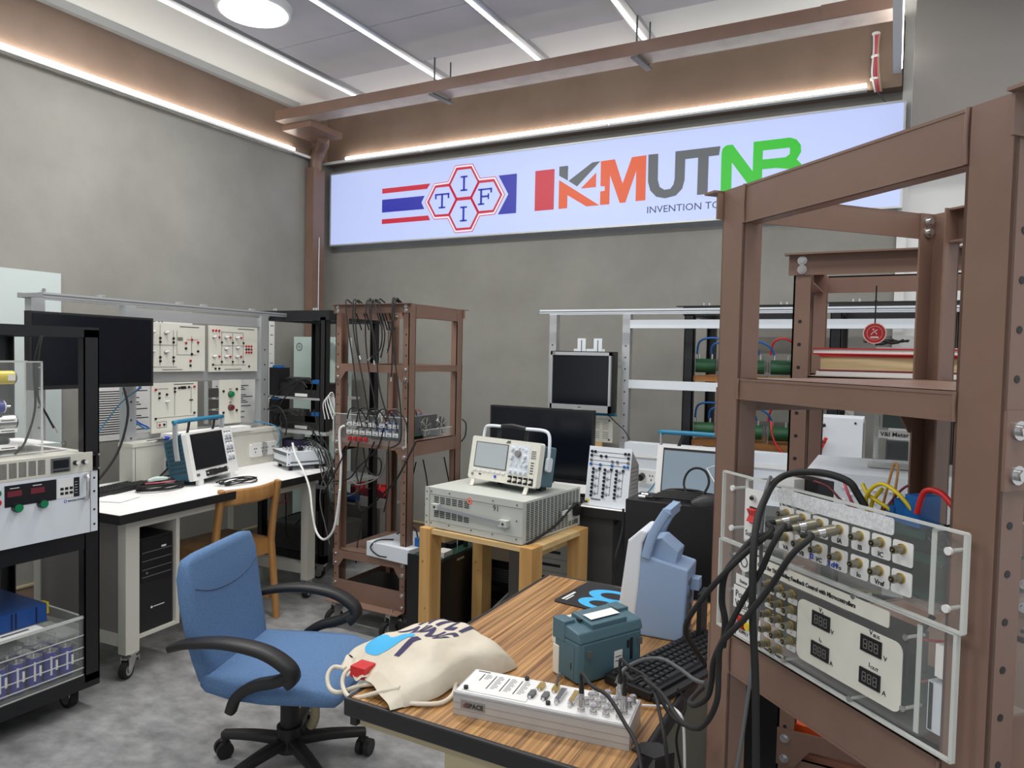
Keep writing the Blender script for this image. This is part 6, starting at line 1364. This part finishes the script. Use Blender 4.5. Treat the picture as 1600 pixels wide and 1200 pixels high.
# lower panel
LW = thing('instrument_panel', 'lower clear acrylic panel with title strip and four digit displays on the near right rack', 'instrument', (P0[0]-.003, P0[1]+.003, 0), -42.7)
MB().box((0, 0, 1.037), (.452, .005, 1.189), 'acr').build('front_sheet', LW)
MB().box((0, -.0008, 1.187), (.452, .0055, 1.1895), 'acre').box((.449, -.0008, 1.037), (.4535, .0055, 1.189), 'acre').box((-.001, -.0008, 1.037), (.0015, .0055, 1.189), 'acre').box((0, -.0008, 1.036), (.452, .0055, 1.0395), 'acre').build('polished_edges', LW)
for x in (.055, .395): MB().box((x, .008, 1.045), (x+.006, .20, 1.18), 'acr').box((x-.0005, .007, 1.045), (x+.0065, .008, 1.18), 'acre').build('side_sheet', LW)
MB().box((.055, .01, 1.04), (.40, .2, 1.044), 'acr').build('bottom_sheet', LW)
sc = None
for x, z in ((.035, 1.17), (.035, 1.11), (.05, 1.043), (.17, 1.185), (.30, 1.184), (.17, 1.043), (.30, 1.043), (.385, 1.16), (.385, 1.07)):
    if sc is None: sc = MB().cyl((0, -.002, 0), (0, 0, 0), .004, 'chrome', 12).cyl((0, .005, 0), (0, .03, 0), .0022, 'acre', 8).build('screw', LW, loc=(x, 0, z))
    else: inst(sc, LW, (x, 0, z))
MB().rbox((.098, -.0012, 1.162), (.360, 0, 1.1835), .003, 'ivory2' if 'ivory2' in M else 'ivory').text('Circuit for TIG Welding Feedback Control with Microcontrollers', .0088, .104, 1.1695, -.0014, 'ink', sx=.86, bold=.00028).build('title_strip', LW)
MB().rbox((.197, -.0012, 1.060), (.382, 0, 1.1495), .012, 'ivory').text('V', .009, .240, 1.1425, -.0014, 'ink').text('s', .006, .246, 1.1415, -.0014, 'ink').text('i', .009, .242, 1.1005, -.0014, 'ink').text('s', .006, .2445, 1.0995, -.0014, 'ink').text('V', .009, .330, 1.1435, -.0014, 'ink').text('BUS', .006, .3365, 1.1425, -.0014, 'ink').text('I', .009, .331, 1.1005, -.0014, 'ink').text('OUT', .006, .334, 1.0995, -.0014, 'ink').text('V', .009, .2635, 1.119, -.0014, 'ink').text('A', .009, .2635, 1.0745, -.0014, 'ink').text('V', .009, .354, 1.118, -.0014, 'ink').text('A', .009, .354, 1.0735, -.0014, 'ink').build('display_plate', LW)
SEG = ((0, 1, 1, 1), (0, .5, 1, .5), (0, 0, 1, 0), (0, .5, 0, 1), (1, .5, 1, 1), (0, 0, 0, .5), (1, 0, 1, .5))
M['seg'] = mat('unlit_segment', (112, 112, 108), .4)
for x, z in ((.228, 1.1195), (.228, 1.0755), (.317, 1.1185), (.317, 1.0745)):
    m = MB().box((x, -.003, z), (x+.034, -.0012, z+.0215), 'black')
    for d in range(3):
        for a in SEG:
            u0 = x+.006+d*.0088+a[0]*.0055; u1 = x+.006+d*.0088+a[2]*.0055; w0 = z+.005+a[1]*.0115; w1 = z+.005+a[3]*.0115
            m.box((u0-.0006, -.0034, w0-.0006), (u1+.0006, -.003, w1+.0006), 'seg')
    m.build('digit_display', LW)
names = ('',)*12+('PWM1', 'PWM2')
k = 0
for j in range(5):
    for i in range(3):
        if j == 4 and i == 2: continue
        x, z = .134+i*.0255, 1.150-j*.0237
        bnc(LW, x, z); MB().rbox((x-.010, -.0012, z-.0155), (x+.010, 0, z-.0065), .002, 'white').text(names[k] or '-', .0058, x, z-.0133, -.0014, 'ink', 'CENTER', bold=.0001).build('name_label', LW); k += 1
m = MB().box((.05, -.0012, 1.125), (.10, 0, 1.142), 'white').box((.045, -.0012, 1.085), (.112, 0, 1.122), 'white').box((.055, -.0012, 1.04), (.115, 0, 1.083), 'white').text('Status', .008, .06, 1.13, -.0014, 'ink').text('Power', .016, .05, 1.104, -.0014, 'ink').text('Welding', .016, .05, 1.088, -.0014, 'ink').text('SUPPLY', .0075, .062, 1.046, -.0014, 'ink'); m.build('supply_plate', LW)
MB().box((.064, -.004, 1.055), (.08, -.001, 1.078), 'black').box((.066, -.009, 1.057), (.078, -.004, 1.076), 'red').build('rocker_switch', LW)
MB().cyl((.092, -.001, 1.066), (.092, -.010, 1.066), .0065, 'yellow', 12).build('fuse_holder', LW)
MB().cyl((.075, 0, 1.168), (.075, -.005, 1.168), .016, 'white', 22).ring((.075, -.0052, 1.168), (0, -1, 0), .007, .009, 'greyp', 18, .0008).build('dial', LW)
m = MB().box((.11, .03, 1.06), (.375, .16, 1.063), 'pcb').box((.12, .02, 1.08), (.37, .023, 1.15), 'dgrey').box((.2, .05, 1.063), (.3, .14, 1.12), 'black'); m.build('circuit_board', LW)
m = MB().box((.402, .02, 1.05), (.425, .1, 1.112), 'wpow')
for i in range(8): m.box((.4015, .024+(i % 2)*.025, 1.053+i*.007), (.402, .044+(i % 2)*.025, 1.056+i*.007), 'ink')
m.box((.404, .0192, 1.052), (.409, .02, 1.11), 'ink').build('power_module', LW)
m = MB().box((.41, .02, 1.12), (.425, .06, 1.16), 'paper').tube([(.375, .03, 1.15), (.39, .03, 1.155), (.42, .05, 1.16)], .0018, 'red', 6, 3).tube([(.385, .03, 1.10), (.40, .03, 1.108), (.425, .06, 1.112)], .0018, 'pink', 6, 3).tube([(.38, .05, 1.18), (.37, .04, 1.15), (.385, .03, 1.11)], .004, 'rubber', 6, 4); m.build('inner_wiring', LW)
MB().tube([(.045, .004, 1.14), (.05, .01, 1.155), (.07, .01, 1.157), (.09, .01, 1.15)], .0018, 'dred', 6, 4).build('red_wire', LW)
# BNC plugs with cables leaving the upper panel
Mu = Matrix.Translation((P0[0], P0[1], 0)) @ Matrix.Rotation(R(-42.7), 4, 'Z')
def pnt(x, y, z): return Mu @ Vector((x, y, z))
def panel_cable(x, z, pts, label, r=.0042, k='rubber'):
    a = pnt(x, -.010, z); t = thing('bnc_cable', label, 'cable', tuple(a), 0, None)
    d = (pnt(x, -.05, z)-a).normalized(); d = (d+Vector((-.45, .1, -.25))).normalized()
    MB().cyl((0, 0, 0), d*.014, .0078, 'bncbody', 16).cyl(d*.014, d*.024, .0065, 'chrome', 16).cyl(d*.024, d*.034, .005, 'bncbody', 14).build('bnc_plug', t)
    P = [d*.032, d*.045]+[p-a for p in pts]
    MB().tube(P, r, k, 8, 6).build('cord', t); return t
panel_cable(r1[1], 1.2685, [at(1205, 830, Y=1.06), at(1165, 864, Y=1.05), at(1128, 900, Y=1.05), at(1098, 935, Y=1.06), at(1074, 970, Y=1.08), at(1072, 993, Y=1.12), at(1084, 1012, Y=1.18), at(1100, 1036, Y=1.26)], 'thick black cable from the PWM2 socket running down left past the rack post')
panel_cable(r1[2], 1.2685, [at(1225, 822, Y=1.03), at(1205, 855, Y=1.02), at(1190, 890, Y=1.03), at(1160, 940, Y=1.04), at(1137, 985, Y=1.04), at(1116, 1030, Y=1.04), at(1112, 1065, Y=1.05), at(1105, 1090, Y=1.07), at(1086, 1102, Y=1.1), at(1078, 1095, Y=1.14), at(1098, 1075, Y=1.25)], 'thick black cable from the PWM3 socket curling beside the rack post')
panel_cable(r1[3], 1.2685, [at(1268, 838, Y=1.0), at(1236, 868, Y=.99), at(1205, 915, Y=1.0), at(1165, 965, Y=1.01), at(1128, 1005, Y=1.02), at(1123, 1045, Y=1.03), at(1120, 1095, Y=1.03), at(1103, 1130, Y=1.06), at(1085, 1138, Y=1.12), at(1062, 1125, Y=1.2), at(1035, 1085, Y=1.28), at(1008, 1062, Y=1.32)], 'thick black cable from the IA socket looping low beside the desk')
a = pnt(r1[0], -.018, 1.2315)
cable('bnc_cable', [a, at(1203, 838, Y=1.1), at(1180, 840, Y=1.08), at(1150, 872, Y=1.06), at(1132, 900, Y=1.06), at(1128, 940, Y=1.07), at(1133, 970, Y=1.07), at(1130, 1010, Y=1.08)], .0048, 'rubber', 'thick black cable from the VA socket dropping down the rack post')
cable('thick_cable', [at(1352, 792, Y=1.1), at(1340, 772, Y=1.1), at(1325, 752, Y=1.1), at(1285, 739, Y=1.12), at(1240, 739, Y=1.15), at(1212, 752, Y=1.15), at(1195, 780, Y=1.1), at(1183, 815, Y=1.06), at(1177, 870, Y=1.03), at(1176, 960, Y=1.02), at(1180, 1050, Y=1.02), at(1181, 1130, Y=1.02), at(1181, 1230, Y=1.02)], .0052, 'rubber', 'thickest black cable arching over the upper panel and hanging straight down')
cable('thin_cable', [at(1204, 745, Y=1.15), at(1196, 770, Y=1.12), at(1190, 830, Y=1.1), at(1188, 900, Y=1.1), at(1180, 1000, Y=1.06), at(1171, 1070, Y=1.04), at(1160, 1150, Y=1.03), at(1150, 1210, Y=1.03)], .0028, 'greyp', 'thin grey cable hanging beside the thickest black cable')
# desk cables
def ip(x, y, z=0):
    return Matrix.Translation((-.785, 1.25, .7505)) @ Matrix.Rotation(R(7.3), 4, 'Z') @ Vector((x, y, .0486+z))
cable('desk_cable', [ip(.268, .024, .05), ip(.268, .024, .075), at(925, 1072, Y=1.27), at(950, 1088, Y=1.24), at(975, 1128, Y=1.2), at(995, 1165, Y=1.16), at(1004, 1215, Y=1.12)], .0036, 'rubber', 'black cable arching from the leftmost round plug of the silver panel over the desk corner')
cable('desk_cable', [ip(.33, .096, .05), ip(.33, .096, .085), at(985, 1043, Y=1.37), at(1010, 1058, Y=1.35), at(1030, 1088, Y=1.32), at(1052, 1122, Y=1.30), at(1085, 1139, Y=1.28), at(1100, 1132, Y=1.28)], .0036, 'rubber', 'black cable rising from the rear round plug of the silver panel toward the rack')
cable('desk_cable', [ip(.349, .048, .05), ip(.349, .048, .08), at(988, 1063, Y=1.31), at(1005, 1058, Y=1.33), at(1022, 1080, Y=1.30), at(1032, 1120, Y=1.24), at(1040, 1165, Y=1.2), at(1046, 1215, Y=1.2)], .0034, 'rubber', 'black cable looping from the right round plug down past the desk edge')
cable('desk_cable', [at(963, 1068, Y=1.42), at(975, 1046, Y=1.44), at(1005, 1031, Y=1.5), at(1035, 1030, Y=1.52), at(1062, 1045, Y=1.46), at(1085, 1062, Y=1.4), at(1102, 1068, Y=1.36)], .0042, 'greyp', 'dark grey cable arching across the keyboard')
cable('white_cable', [at(1003, 1102, Z=.757), at(1025, 1103, Z=.757), at(1045, 1104, Z=.758), at(1060, 1113, Y=1.38), at(1068, 1135, Y=1.37), at(1070, 1215, Y=1.37)], .0028, 'white', 'thin white cable crossing the desk edge by the silver panel')
cable('desk_cable', [at(1058, 1076, Y=1.42), at(1068, 1088, Y=1.42), at(1071, 1105, Y=1.41), at(1062, 1130, Y=1.40), at(1057, 1160, Y=1.40), at(1066, 1210, Y=1.40)], .0025, 'rubber', 'thin black cable hanging from the keyboard down the desk side')
tag(MB().prism([(0, 0), (.05, -.01), (.075, .03), (.04, .05), (.01, .035)], 0, .002, 'blackp', 'xy').prism([(.05, -.01), (.075, .03), (.076, .03), (.052, -.012)], -.12, .0, 'blackp', 'xy').build('black_cloth', None, loc=(-.415, 1.30, .753)), 'crumpled black cloth hanging over the desk corner by the silver panel', 'cloth')
# back-left corner of the near rack: cables and lower content
t = thing('coiled_cable', 'coiled black cable hanging at the right picture edge behind the near rack post', 'cable', (.25, 1.05, 1.10))
m = MB()
for i in range(4): m.tube([(.0+.05*math.cos(a_)+i*.004, .03*math.cos(a_)+i*.01, -.06+.09*math.sin(a_)) for a_ in [R(40*k) for k in range(10)]], .004, 'rubber', 6, 4)
m.build('loop', t); MB().box((-.05, 0, -.05), (.05, .03, -.03), 'red').build('band', t)
